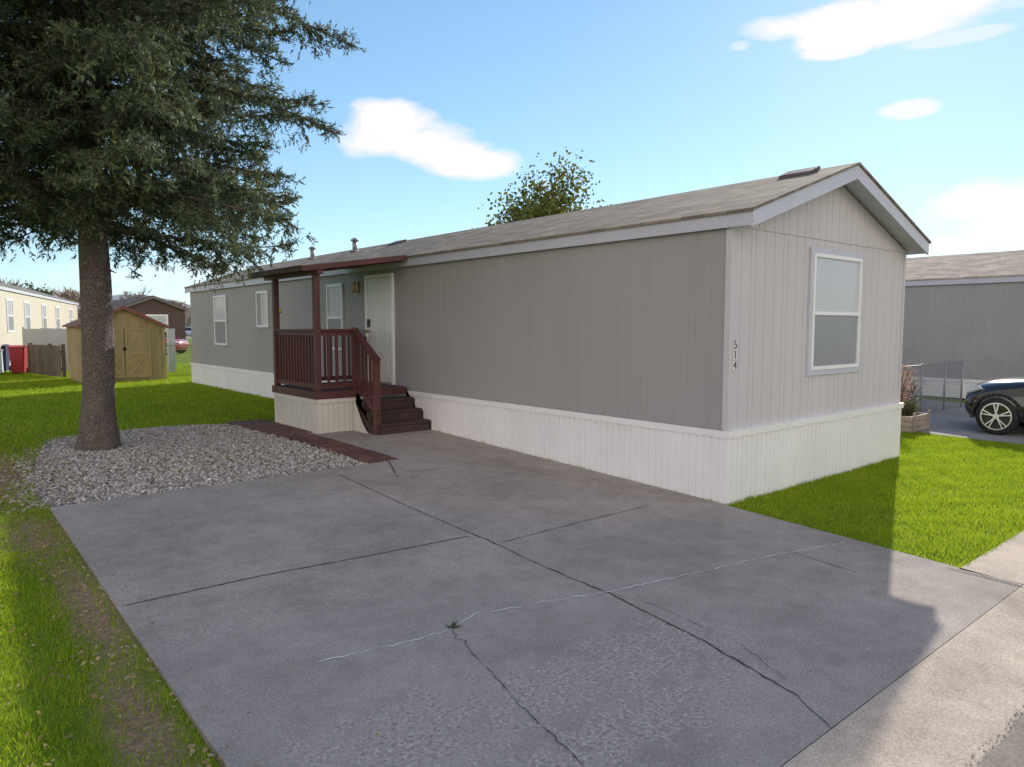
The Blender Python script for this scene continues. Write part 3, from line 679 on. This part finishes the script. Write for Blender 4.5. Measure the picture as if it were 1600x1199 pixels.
leafy('leafy_tree', 'small tree top just visible over the left end of the brown neighbour roof', (21.5,12.5,.18), 4.7, 1.3, 2500, LEAFM, .13)
TWIG = {}
for nm, c in (('rust', (.30,.21,.16)), ('grey', (.30,.25,.23))): TWIG[nm] = mat(nm+'_twigs', c, .9, .25, 2)
def bare(loc, label, h, m, seed, group):
    random.seed(seed); T = thing('bare_tree', label, 'tree', loc, world=False, group=group)
    tr = MB(); tw = MB()
    def grow(p, d, l, r, lev):
        q = p+d*l; (tr if lev < 2 else tw).tube([p,q],[r,max(r*.65,.022)],5 if lev < 2 else 3,False)
        if lev > 4: return
        for k in range(4):
            dd = (d+Vector((random.gauss(0,.5),random.gauss(0,.5),random.gauss(.1,.25)))).normalized(); grow(p.lerp(q, random.uniform(.5,1)), dd, l*random.uniform(.62,.82), max(r*.6,.03), lev+1)
    grow(Vector((0,0,-.1)), Vector((0,0,1)), h*.28, h*.022, 0)
    tr.build('trunk', BARK2, T); tw.build('crown', m, T); return T
def Wp(px, fwd):
    dx = (px-800)/F*fwd; return (CAM.x+dx*ch+fwd*sh, CAM.y-dx*sh+fwd*ch, .19)
gb = 'bare autumn trees on the left skyline'
bare(Wp(35,95), 'pale bare tree on the skyline above the beige home, leftmost of two', 12, TWIG['grey'], 3, gb)
bare(Wp(128,100), 'rust-brown bare tree on the skyline right of the beige home', 10.5, TWIG['rust'], 5, gb)
bare(Wp(212,110), 'bare grey tree rising behind the dark brown home', 10.5, TWIG['grey'], 8, gb)
bare(Wp(289,130), 'small rust-coloured tree between the dark brown home and the grey one', 10, TWIG['rust'], 11, gb)
bare(Wp(5,80), 'thin bare tree at the left edge of the skyline', 10, TWIG['rust'], 14, gb)
random.seed(21)
leafy('round_tree', 'dark green tree top above the roof of the beige home', (*Wp(68,75)[:2],.19), 6.8, 1.5, 2600, leafmat('dark_leaves', [(.1,(.05,.07,.035)),(.9,(.11,.13,.06))], .2), .3)
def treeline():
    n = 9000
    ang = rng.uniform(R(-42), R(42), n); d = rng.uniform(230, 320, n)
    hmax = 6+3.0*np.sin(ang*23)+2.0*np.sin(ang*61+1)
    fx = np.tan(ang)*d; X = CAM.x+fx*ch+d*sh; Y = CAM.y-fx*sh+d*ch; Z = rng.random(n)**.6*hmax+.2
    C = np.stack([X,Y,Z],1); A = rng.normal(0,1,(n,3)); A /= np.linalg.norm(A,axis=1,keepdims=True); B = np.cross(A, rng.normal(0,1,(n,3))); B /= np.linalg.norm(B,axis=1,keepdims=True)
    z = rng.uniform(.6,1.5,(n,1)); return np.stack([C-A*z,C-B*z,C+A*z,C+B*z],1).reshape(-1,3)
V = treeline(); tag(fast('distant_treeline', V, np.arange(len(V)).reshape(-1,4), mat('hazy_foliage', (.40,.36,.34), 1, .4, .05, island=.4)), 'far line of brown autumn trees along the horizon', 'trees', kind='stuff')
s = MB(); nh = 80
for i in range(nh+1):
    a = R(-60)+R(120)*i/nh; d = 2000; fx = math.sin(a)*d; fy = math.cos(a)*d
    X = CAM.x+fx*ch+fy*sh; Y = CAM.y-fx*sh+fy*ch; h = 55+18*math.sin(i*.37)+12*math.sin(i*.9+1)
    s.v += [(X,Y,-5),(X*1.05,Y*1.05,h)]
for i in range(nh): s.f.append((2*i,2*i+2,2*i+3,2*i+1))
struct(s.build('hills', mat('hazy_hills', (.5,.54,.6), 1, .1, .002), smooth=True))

# ------------------------------------------------------------------ neighbour homes
GREY2 = mat('neighbour_grey_siding', (.37,.35,.352), .7, .06, 1)
N1 = thing('mobile_home', 'grey neighbouring home with brown shingle roof behind the black car', 'house', (14.3,-1.6,.1))
shell(N1, 4.6, 20, 0, .5, 3.05, .80, GREY2, GREY2, SKIRT, TRIM, shingle('neighbour_shingles', (.54,.42,.34)), simple=True)
window(N1, (14.3,-1.6,.1), uS, nS, 8.2, 9.2, 1.45, 2.75, wide=.02)
BEIGE = mat('beige_siding', (.60,.53,.43), .7, .05, 1)
p0 = Vector((-4.27,29.8)); p1 = Vector((1.97,52.7)); dv = (p0-p1).normalized(); rz = math.atan2(dv.y, dv.x)-PI/2
N2 = thing('mobile_home', 'long beige home with white windows at the far left', 'house', (p1.x,p1.y,.19), rz, world=False)
shell(N2, 4.8, 28, 0, .9, 3.3, .75, BEIGE, BEIGE, SKIRT, TRIM, shingle('grey_shingles', (.27,.25,.24)), simple=True)
for (a, b) in ((3.0,3.9),(8.5,9.6),(13.0,14.1),(17.5,18.6),(21.2,22.3)): window(N2, O0, uS, nS, a, b, 1.6, 2.9, wide=.05, m_trim=WHITE)
BROWN = mat('dark_brown_siding', (.11,.068,.06), .7, .1, 1)
N3 = thing('mobile_home', 'dark brown gabled home with one white window behind the shed', 'house', (4.0,50,.19))
shell(N3, 4.2, 16, 0, .7, 2.95, .85, BROWN, BROWN, BROWN, mat('dark_trim', (.18,.15,.15), .6), shingle('dark_shingles', (.13,.11,.10)), simple=True)
window(N3, (4.0,50,.19), uG, nG, 1.7, 3.0, 1.5, 2.55, wide=.08, m_trim=WHITE)

# ------------------------------------------------------------------ shed
PLY = mat('yellow_plywood', (.38,.285,.145), .8, .28, 1.8, .2, 40, stretch=(1,1,.3))
PLY2 = mat('yellow_trim_wood', (.41,.31,.165), .8, .2, 2)
S = thing('garden_shed', 'yellow-brown wooden shed with crossed double doors and red roof', 'shed', (-1.57,23.05,.19))
X0,X1,SY0,SY1,ZE,ZP = -2.82,-.31,21.8,24.3,2.02,2.62; xm = (X0+X1)/2
s = MB(); corr(s,(X0,SY0,.19),(1,0,0),(0,-1,0),X1-X0,0,lambda t: ZE-.19+(ZP-ZE)*(1-abs(t-1.255)/1.255),[.2],.016,.010)
corr(s,(X0,SY1,.19),(0,-1,0),(-1,0,0),SY1-SY0,0,ZE-.19,[.2],.016,.010); corr(s,(X1,SY0,.19),(0,1,0),(1,0,0),SY1-SY0,0,ZE-.19,[.2],.012,.006)
corr(s,(X1,SY1,.19),(-1,0,0),(0,1,0),X1-X0,0,lambda t: ZE-.19+(ZP-ZE)*(1-abs(t-1.255)/1.255),[.2],.012,.006)
s.build('wall', PLY, S)
s = MB(); k = (ZP-ZE)/1.255
s.prism([(X0-.12,SY0-.12,ZE-.12*k+.01),(xm,SY0-.12,ZP+.01),(X1+.12,SY0-.12,ZE-.12*k+.01),(X1+.12,SY0-.12,ZE-.12*k+.05),(xm,SY0-.12,ZP+.05),(X0-.12,SY0-.12,ZE-.12*k+.05)],(0,SY1-SY0+.24,0))
s.build('roof', mat('shed_shingles', (.22,.095,.07), .8, .25, 8), S)
s = MB(); xa, xb = X0-.125, X1+.125
s.prism([(xa,SY0-.145,ZE-.12*k+.045),(xm,SY0-.145,ZP+.045),(xb,SY0-.145,ZE-.12*k+.045),(xb,SY0-.145,ZE-.12*k-.06),(xm,SY0-.145,ZP-.06),(xa,SY0-.145,ZE-.12*k-.06)][::-1],(0,.023,0))
s.build('bargeboard', mat('red_bargeboard', (.26,.09,.06), .6), S)
for (a, b) in ((xm-.02-.78,xm-.02),(xm+.02,xm+.02+.78)):
    yy = SY0-.03; s = MB(); s.box(a,b,yy,SY0-.002,.30,1.95); d = s.build('door', PLY, S)
    t = MB(); t.box(a,a+.07,yy-.02,yy-.001,.30,1.95).box(b-.07,b,yy-.02,yy-.001,.30,1.95)
    for zc in (.30,1.06,1.87): t.box(a+.07,b-.07,yy-.02,yy-.001,zc,zc+.07)
    t.bar((a+.08,yy-.012,.38),(b-.08,yy-.012,1.06),.014,.06,(0,0,1)); t.bar((a+.08,yy-.012,1.06),(b-.08,yy-.012,.38),.010,.06)
    t.build('door_brace', PLY2, d)
    MB().box((a if a > xm else b)-.03,(a if a > xm else b)+.03,yy-.04,yy-.021,1.2,1.3).build('latch', BLACK, d)
for x in (X0-.005,X1-.085): MB().box(x,x+.09,SY0-.022,SY0-.001,.19,ZE-.05).build('corner_board', PLY2, S)

# ------------------------------------------------------------------ fences left
WOODF = mat('weathered_fence', (.16,.12,.095), .85, .3, 3, island=.4)
fa = Wp(44,27.2)
def fence(name, label, a, b, h, m, bw=.14, gap=.01):
    a = Vector((a[0],a[1])); b = Vector((b[0],b[1])); d = (b-a); L = d.length; d /= L; nrm = Vector((d.y,-d.x))
    T = thing(name, label, 'fence', (a.x,a.y,.19)); s = MB(); t = 0
    while t < L:
        s.obox((a.x,a.y,.19),(d.x,d.y,0),(nrm.x,nrm.y,0),t,min(t+bw,L),.03,h+random.uniform(-.015,.015),0,.02); t += bw+gap
    s.build('boards', m, T)
    for z in (.25,h-.25): MB().obox((a.x,a.y,.19),(d.x,d.y,0),(nrm.x,nrm.y,0),0,L,z,z+.08,-.04,-.001).build('rail', m, T)
    for k in range(int(L/2)+2):
        tt = min(k*2, L); MB().obox((a.x,a.y,.19),(d.x,d.y,0),(nrm.x,nrm.y,0),tt-.05,tt+.05,0,h+.06,-.14,-.041).build('post', m, T)
    return T
fence('wooden_fence', 'weathered brown wooden fence left of the yellow shed', fa, (-2.95,24.9), 1.12, WOODF)
fence('white_fence', 'pale grey board fence behind the brown one, left of the shed', Wp(38,28.6), Wp(108,29.0), 1.72, mat('white_fence_paint', (.52,.52,.53), .6, .1, 2), .2, .002)
def wires(s, x0, x1, y, z0, z1, step=.085, w=.005):
    x = x0-(z1-z0)
    while x < x1:
        for sg in (1,-1):
            xa, xb = (x, x+(z1-z0)) if sg > 0 else (x+(z1-z0), x)
            lo, hi = max(x0, min(xa,xb)), min(x1, max(xa,xb))
            if hi-lo > .05:
                f = lambda xx: z0+(xx-xa)/(xb-xa)*(z1-z0)
                s.bar((lo,y-.002*sg,f(lo)),(hi,y-.002*sg,f(hi)),w,w)
        x += step
def chain(label, x0, x1, y, zb, h, posts, pr_=.03):
    T = thing('chain_link_fence', label, 'fence', (x0,y,zb))
    for x in posts: MB().tube([(x,y,zb-.05),(x,y,zb+h+.03)],pr_,8).build('post', METAL, T, True)
    MB().tube([(x0,y,zb+h),(x1,y,zb+h)],pr_*.6,6).build('top_rail', METAL, T)
    s = MB(); wires(s, x0, x1, y, zb+.01, zb+h, .075, .004); s.build('wire_mesh', METAL, T)
chain('chain-link fence between the shed and the rear of the grey home', -.2, 5, 24, .19, 1.1, (-.2,1.2,2.8,4.4))
s = MB(); w0 = Wp(268,28.5); s.box(w0[0]-.13,w0[0]+.13,w0[1]-.1,w0[1]+.1,.19,1.85); s.box(w0[0]-.15,w0[0]+.15,w0[1]-.12,w0[1]+.12,1.85,1.90)
tag(s.build('utility_pedestal', mat('pedestal_paint', (.6,.6,.6), .5), bevel=.01), 'narrow white utility box standing right of the yellow shed', 'utility box')
def bin_(px, fwd, m, label):
    p = Wp(px, fwd); T = thing('wheelie_bin', label, 'bin', (p[0],p[1],.19), R(-20), world=False)
    s = MB(); s.add([(-.20,-.22,.05),(.20,-.22,.05),(.20,.20,.05),(-.20,.20,.05),(-.24,-.30,.98),(.24,-.30,.98),(.24,.30,.98),(-.24,.30,.98)],[(0,3,2,1),(4,5,6,7),(0,1,5,4),(1,2,6,5),(2,3,7,6),(3,0,4,7)])
    s.build('body', m, T, bevel=.02)
    MB().prism([(-.26,-.33,.985),(-.26,.33,.985),(-.26,.33,1.04),(-.26,0,1.09),(-.26,-.33,1.03)],(.52,0,0)).build('lid', m, T, bevel=.01)
    for x in (-.22,.22): MB().tube([(x-.03,.27,.12),(x+.03,.27,.12)],.12,14).build('wheel', BLACK, T)
    MB().tube([(-.22,.36,.95),(.22,.36,.95)],.015,6).build('handle', BLACK, T)
bin_(29, 27.2, mat('red_bin', (.38,.02,.03), .5), 'red wheeled rubbish bin by the brown fence at far left')
bin_(2, 28.4, mat('blue_bin', (.015,.022,.09), .6), 'dark blue wheeled bin left of the red one')

# ------------------------------------------------------------------ cars
def car(label, loc, rz, paint, dz=0):
    T = thing('parked_car', label, 'car', loc, rz, world=False)
    st = [(2.06,.42,.50,.60,.52,.68,.40),(2.02,.30,.72,.62,.74,.78,.60),(1.92,.24,.84,.68,.86,.90,.70),(1.66,.22,.90,.80,.91,.98,.76),(1.2,.22,.92,.90,.925,1.03,.78),(.8,.22,.92,.95,.93,1.06,.80),
          (0,.22,.92,.98,.93,1.08,.82),(-1.0,.22,.92,1.0,.93,1.10,.82),(-1.8,.24,.90,1.03,.91,1.14,.78),(-2.15,.32,.84,1.04,.86,1.14,.70),(-2.28,.42,.70,.95,.72,1.05,.60)]
    s = MB()
    for (x,zb,wl_,zl,wb,zt,wt) in st:
        ring = [(wl_*.8,zb),(wl_,zb+.12),(wb,(zb+zl)/2),(wb,zl),(wt,zt),(0,zt+.03)]
        full = ring+[(-a,b) for a,b in ring[-2::-1]]+[(0,zb)]
        for (a,b) in full: s.v.append((x,a,b))
    n = len(full)
    for j in range(len(st)-1):
        for k in range(n): s.f.append((j*n+k,j*n+(k+1)%n,(j+1)*n+(k+1)%n,(j+1)*n+k))
    s.f.append(tuple(range(n-1,-1,-1))); s.f.append(tuple((len(st)-1)*n+k for k in range(n)))
    b = s.build('body', paint, T, True); md = b.modifiers.new('sub','SUBSURF'); md.levels = 2; md.render_levels = 2
    cab = [(.95,1.05,.80,1.06,.78),(.35,1.05,.82,1.48,.64),(-.1,1.05,.83,1.60,.62),(-1.0,1.06,.83,1.62,.62),(-1.7,1.08,.80,1.52,.60),(-2.1,1.10,.74,1.16,.66)]
    s = MB()
    for (x,z0,w0_,z1,w1) in cab:
        for (a,bb) in ((w0_,z0),(w1+.03,z1-.06),(w1-.06,z1),(-w1+.06,z1),(-w1-.03,z1-.06),(-w0_,z0)): s.v.append((x,a,bb))
    for j in range(len(cab)-1):
        for k in range(5): s.f.append((j*6+k,j*6+k+1,(j+1)*6+k+1,(j+1)*6+k))
    s.build('windows', mat('car_glass',(.012,.014,.016),.05,.05,1,spec=.8), T, True)
    s = MB(); rf = cab[1:5]
    for (x,z0,w0_,z1,w1) in rf:
        for a in (w1+.01,w1-.07,0,-w1+.07,-w1-.01): s.v.append((x,a,z1+(.022 if abs(a) < w1 else -.03)))
    for j in range(len(rf)-1):
        for k in range(4): s.f.append((j*5+k,j*5+k+1,(j+1)*5+k+1,(j+1)*5+k))
    s.build('roof_panel', paint, T, True)
    for x in (1.42,-1.40):
        for sg in (-1,1):
            s = MB(); yo = sg*.925; R0 = .345
            prof = [(R0-.10,.0),(R0-.02,.0),(R0,.03),(R0,.20),(R0-.04,.22)]
            nn = 32
            for (r,dy) in prof:
                for k in range(nn): a = 2*PI*k/nn; s.v.append((x+r*math.cos(a),yo+sg*.02-sg*dy,R0+r*math.sin(a)))
            for j in range(len(prof)-1):
                for k in range(nn): s.f.append((j*nn+k,j*nn+(k+1)%nn,(j+1)*nn+(k+1)%nn,(j+1)*nn+k))
            wh = s.build('wheel', mat('tyre_rubber',(.018,.018,.018),.8), T, True)
            s = MB(); s.tube([(x,yo-sg*.03,R0),(x,yo-sg*.06,R0)],R0-.10,32); s.build('hub_back', BLACK, wh)
            s = MB(); RIM = mat('alloy_rim',(.62,.62,.64),.3,.05,3,metal=.8)
            for k in range(5):
                a = 2*PI*k/5+.3
                for da in (-.16,.16):
                    s.bar((x+.04*math.cos(a),yo+sg*.012,R0+.04*math.sin(a)),(x+.245*math.cos(a+da),yo+sg*.014,R0+.245*math.sin(a+da)),.022,.03,(0,1,0))
            s.tube([(x,yo-sg*.02,R0),(x,yo+sg*.025,R0)],.05,14)
            for k in range(32):
                a, b2 = 2*PI*k/32, 2*PI*(k+1)/32; s.bar((x+.243*math.cos(a),yo+sg*.015,R0+.243*math.sin(a)),(x+.243*math.cos(b2),yo+sg*.015,R0+.243*math.sin(b2)),.02,.025,(0,1,0))
            s.build('rim', RIM, wh)
            s = MB(); m_ = 14
            for k in range(m_):
                a, b2 = PI*k/m_-.15, PI*(k+1)/m_-.1
                s.bar((x+.40*math.cos(a),yo-sg*.01,R0+.40*math.sin(a)),(x+.40*math.cos(b2),yo-sg*.01,R0+.40*math.sin(b2)),.05,.06,(0,1,0))
            s.build('wheel_arch', mat('arch_plastic',(.025,.025,.027),.6), T)
    for sg in (-1,1):
        s = MB(); s.add([(1.93,sg*.80,.74),(1.68,sg*.905,.84),(1.74,sg*.885,.90),(1.95,sg*.70,.84),(2.0,sg*.66,.74)],[(0,1,2,3,4)] if sg > 0 else [(4,3,2,1,0)])
        o = s.build('headlight', mat('headlamp',(.75,.78,.8),.1,.05,3), T); md = o.modifiers.new('sol','SOLIDIFY'); md.thickness = .05; md.offset = 0
        s = MB(); s.box(.55,.75,min(sg*.93,sg*1.10),max(sg*.93,sg*1.10),1.08,1.22); s.build('mirror', paint, T, bevel=.03)
        for (xa, z_) in ((.15,.93),(-.85,.95)): MB().box(xa,xa+.18,min(sg*.925,sg*.955),max(sg*.925,sg*.955),z_,z_+.02).build('door_handle', METAL, T)
    MB().box(1.99,2.05,-.5,.5,.36,.52).build('grille', BLACK, T, bevel=.02)
    return T
BLK = mat('black_car_paint',(.012,.012,.014),.15,.05,2,spec=.7,coat=1)
car('black car with silver alloy wheels in the driveway at right edge', (9.2,-1.68,.0), PI/2, BLK)
car('small blue-white car parked far off beyond the chain-link fence', (*Wp(296,120)[:2],.2), R(20), mat('pale_blue_paint',(.35,.42,.5),.2,spec=.7,coat=1))
p = Wp(240,47); car('red car partly hidden behind the yellow shed', (p[0],p[1],.19), R(-40), mat('red_car_paint',(.4,.03,.03),.2,spec=.7,coat=1))

# ------------------------------------------------------------------ planter, plants and fence at right
T = thing('planter_box', 'low weathered timber planter box by the right corner of the home', 'planter', (7.55,1.35,hz(1.3)))
a0, a1, b0, b1_ = 7.1,7.95,.75,1.75; z0 = hz(1.2)
s = MB()
for i in range(3):
    zz = z0+i*.10; s.box(a0,a1,b0,b0+.04,zz,zz+.092); s.box(a0,a1,b1_-.04,b1_,zz,zz+.092); s.box(a0,a0+.04,b0+.041,b1_-.041,zz,zz+.092); s.box(a1-.04,a1,b0+.041,b1_-.041,zz,zz+.092)
s.build('boards', mat('planter_wood',(.38,.31,.25),.8,.25,4), T); MB().box(a0+.041,a1-.041,b0+.041,b1_-.041,z0,z0+.24).build('soil', mat('soil',(.05,.035,.025),1), T)
for (x,y) in ((a0+.06,b0+.06),(a1-.1,b0+.06)): MB().box(x,x+.05,b0-.03,b0-.001,z0,z0+.36).build('post', mat('planter_wood',(.38,.31,.25)), T)
def plant(name, label, cx, cy, z, h, r, n, cols, tr=.4, leaf=.05):
    T = thing(name, label, 'plant', (cx,cy,z), world=False); s = MB(); C = []
    for i in range(34):
        a = random.uniform(0,2*PI); l = r*random.random()**.5; hh = h*random.uniform(.6,1)
        e = Vector((math.cos(a)*l,math.sin(a)*l,hh)); s.tube([(e.x*.2,e.y*.2,0),e*.55,e],[.008,.006,.003],4)
        for k in range(n//34): t = random.uniform(.35,1.03); C.append((e.x*t+random.gauss(0,.04),e.y*t+random.gauss(0,.04),e.z*t+random.gauss(0,.03)))
    s.build('stems', BARK2, T); C = np.array(C); m_ = len(C)
    A = rng.normal(0,1,(m_,3)); A /= np.linalg.norm(A,axis=1,keepdims=True); B = np.cross(A,rng.normal(0,1,(m_,3))); B /= np.linalg.norm(B,axis=1,keepdims=True); q = leaf*rng.uniform(.5,1.1,(m_,1))/2
    fast('leaves', np.stack([C-A*q,C-B*q*.6,C+A*q,C+B*q*.6],1).reshape(-1,3), np.arange(4*m_).reshape(-1,4), leafmat(name+'_leaf', cols, tr), T)
TAN = [(.1,(.24,.18,.12)),(.5,(.42,.31,.22)),(.9,(.60,.42,.32))]
plant('flowering_plant', 'dry orange-pink bush growing in the timber planter', 7.5,1.25,.25,1.0,.42,1700,[(.1,(.26,.17,.09)),(.5,(.50,.30,.20)),(.9,(.68,.38,.28))])
plant('leafy_bush', 'low green bush right of the orange-pink one in the planter', 7.8,1.1,.22,.35,.24,700,[(.1,(.07,.10,.03)),(.9,(.20,.22,.07))])
plant('dry_bush', 'dry tan bush behind the chain-link fence near the planter', 9.3,2.0,.1,.8,.35,900,TAN)
plant('dry_bush', 'tall dry bush behind the chain-link fence, nearest the car', 10.9,2.3,.1,.75,.4,900,TAN)
chain('low chain-link fence across the neighbour driveway behind the black car', 8.9, 12.4, 1.65, .05, 1.1, (8.9,9.95,11.3,12.4), .022)

# ------------------------------------------------------------------ world and light
SUN_EL = R(25); hx, hy = .932, .363; SUN_ROT = math.atan2(hx, hy)
w = bpy.data.worlds.new('World'); scene.world = w; w.use_nodes = True; N = w.node_tree.nodes; L = w.node_tree.links
bg = N['Background']; sky = N.new('ShaderNodeTexSky'); sky.sky_type = 'NISHITA'; sky.sun_disc = False; sky.sun_elevation = SUN_EL; sky.sun_rotation = SUN_ROT
sky.air_density = 1.0; sky.dust_density = .2; sky.ozone_density = 2.0; sky.altitude = 1300
STR = .15
tc = N.new('ShaderNodeTexCoord'); dirv = tc.outputs['Generated']
nz = N.new('ShaderNodeTexNoise'); nz.inputs['Scale'].default_value = 9; nz.inputs['Detail'].default_value = 6; nz.inputs['Roughness'].default_value = .5
mp = N.new('ShaderNodeMapping'); mp.inputs['Scale'].default_value = (1,1,2.2); L.new(dirv, mp.inputs[0]); L.new(mp.outputs[0], nz.inputs['Vector'])
def M_(op, a, b=None, c=None):
    m = N.new('ShaderNodeMath'); m.operation = op
    for i, v in enumerate((a,b,c)):
        if v is None: continue
        if isinstance(v,(int,float)): m.inputs[i].default_value = v
        else: L.new(v, m.inputs[i])
    return m.outputs[0]
def VM(op, a, b):
    m = N.new('ShaderNodeVectorMath'); m.operation = op
    for i, v in enumerate((a,b)):
        if isinstance(v,tuple): m.inputs[i].default_value = v
        else: L.new(v, m.inputs[i])
    return m.outputs[0]
def dot(v):
    m = N.new('ShaderNodeVectorMath'); m.operation = 'DOT_PRODUCT'; L.new(dirv, m.inputs[0]); m.inputs[1].default_value = v; return m.outputs['Value']
clouds = [(610,200,75,36,1.0),(680,228,100,36,1.0),(745,256,88,28,1.0),(585,215,60,36,.95),(1290,30,120,22,1.0),(1440,10,130,26,1.0),(1370,46,110,22,1.0),(1310,76,48,12,.9),(1420,170,42,13,.85),(1540,325,85,34,.95),(1600,350,120,30,.8),(1490,60,60,9,.5),(1155,72,16,8,.5),(330,430,200,22,.4),(1480,380,60,14,.7),(850,287,14,8,.35)]
tot = None
nn_ = M_('MULTIPLY', M_('SUBTRACT', nz.outputs['Fac'], .5), 1.9)
for (px,py,rx,ry,k) in clouds:
    dx = (px-800)/F; dy = (599.5-py)/F; Y = cs+sn*dy; Z = -sn+cs*dy
    d = Vector((dx*ch+Y*sh, -dx*sh+Y*ch, Z)).normalized(); rt = d.cross(Vector((0,0,1))).normalized(); upv = rt.cross(d)
    dd = M_('MAXIMUM', dot(d), .01); a = M_('DIVIDE', dot(rt), dd); b = M_('DIVIDE', dot(upv), dd)
    a = M_('POWER', M_('ABSOLUTE', M_('DIVIDE', a, rx/F)), 2); b = M_('POWER', M_('ABSOLUTE', M_('DIVIDE', b, ry/F)), 2)
    q = M_('SUBTRACT', 1.0, M_('ADD', a, b)); q = M_('MULTIPLY', M_('MAXIMUM', q, -3.0), .6); q = M_('ADD', q, nn_)
    q = M_('MULTIPLY', M_('MINIMUM', M_('MAXIMUM', M_('MULTIPLY', q, 2.4), 0.0), 1.0), k)
    tot = q if tot is None else M_('MAXIMUM', tot, q)
# added fill: unseen bright cloud bank behind the camera, thinning towards the zenith
nb = N.new('ShaderNodeTexNoise'); nb.inputs['Scale'].default_value = 2.6; nb.inputs['Detail'].default_value = 5; L.new(mp.outputs[0], nb.inputs['Vector'])
back = dot((-sh, -ch, 0.0)); upz = dot((0.0,0.0,1.0))
bk = M_('ADD', M_('MULTIPLY', M_('SUBTRACT', back, .06), 3.0), M_('MULTIPLY', M_('SUBTRACT', nb.outputs['Fac'], .5), 2.0))
bk = M_('MINIMUM', M_('MAXIMUM', bk, 0.0), 1.0)
fall = M_('ADD', M_('MULTIPLY', M_('SUBTRACT', .68, upz), 3.0), M_('MULTIPLY', M_('SUBTRACT', nb.outputs['Fac'], .5), 1.5))
fall = M_('MINIMUM', M_('MAXIMUM', fall, .30), 1.0)
bk = M_('MULTIPLY', bk, fall)
S1 = VM('MULTIPLY', sky.outputs[0], (1.26,1.56,1.72))
den = VM('ADD', VM('MULTIPLY', S1, (STR*.34,)*3), (1.0,1.0,1.0))
S2 = VM('DIVIDE', S1, den)
mx = N.new('ShaderNodeMix'); mx.data_type = 'RGBA'; L.new(bk, mx.inputs[0]); L.new(S2, mx.inputs[6]); mx.inputs[7].default_value = (1.72/STR,1.54/STR,1.40/STR,1)
mx2 = N.new('ShaderNodeMix'); mx2.data_type = 'RGBA'; L.new(tot, mx2.inputs[0]); L.new(mx.outputs[2], mx2.inputs[6]); mx2.inputs[7].default_value = (1.02/STR,1.0/STR,1.03/STR,1)
L.new(mx2.outputs[2], bg.inputs['Color']); bg.inputs['Strength'].default_value = STR
sd = bpy.data.lights.new('sun','SUN'); sd.energy = 5.0; sd.angle = R(.5); sd.color = (1,.93,.82)
so = bpy.data.objects.new('sun', sd); COL.objects.link(so)
v = Vector((hx*math.cos(SUN_EL), hy*math.cos(SUN_EL), math.sin(SUN_EL))); so.rotation_euler = v.to_track_quat('Z','Y').to_euler(); so.location = (10,5,20)
cd = bpy.data.cameras.new('camera'); co = bpy.data.objects.new('camera', cd); COL.objects.link(co); co.location = CAM
co.rotation_euler = (PI/2-PITCH, 0, -HEAD); cd.sensor_width = 36; cd.lens = F/1600*36; cd.clip_end = 6000; cd.clip_start = .05
scene.camera = co
scene.view_settings.view_transform = 'Standard'; scene.view_settings.look = 'None'; scene.view_settings.exposure = 0
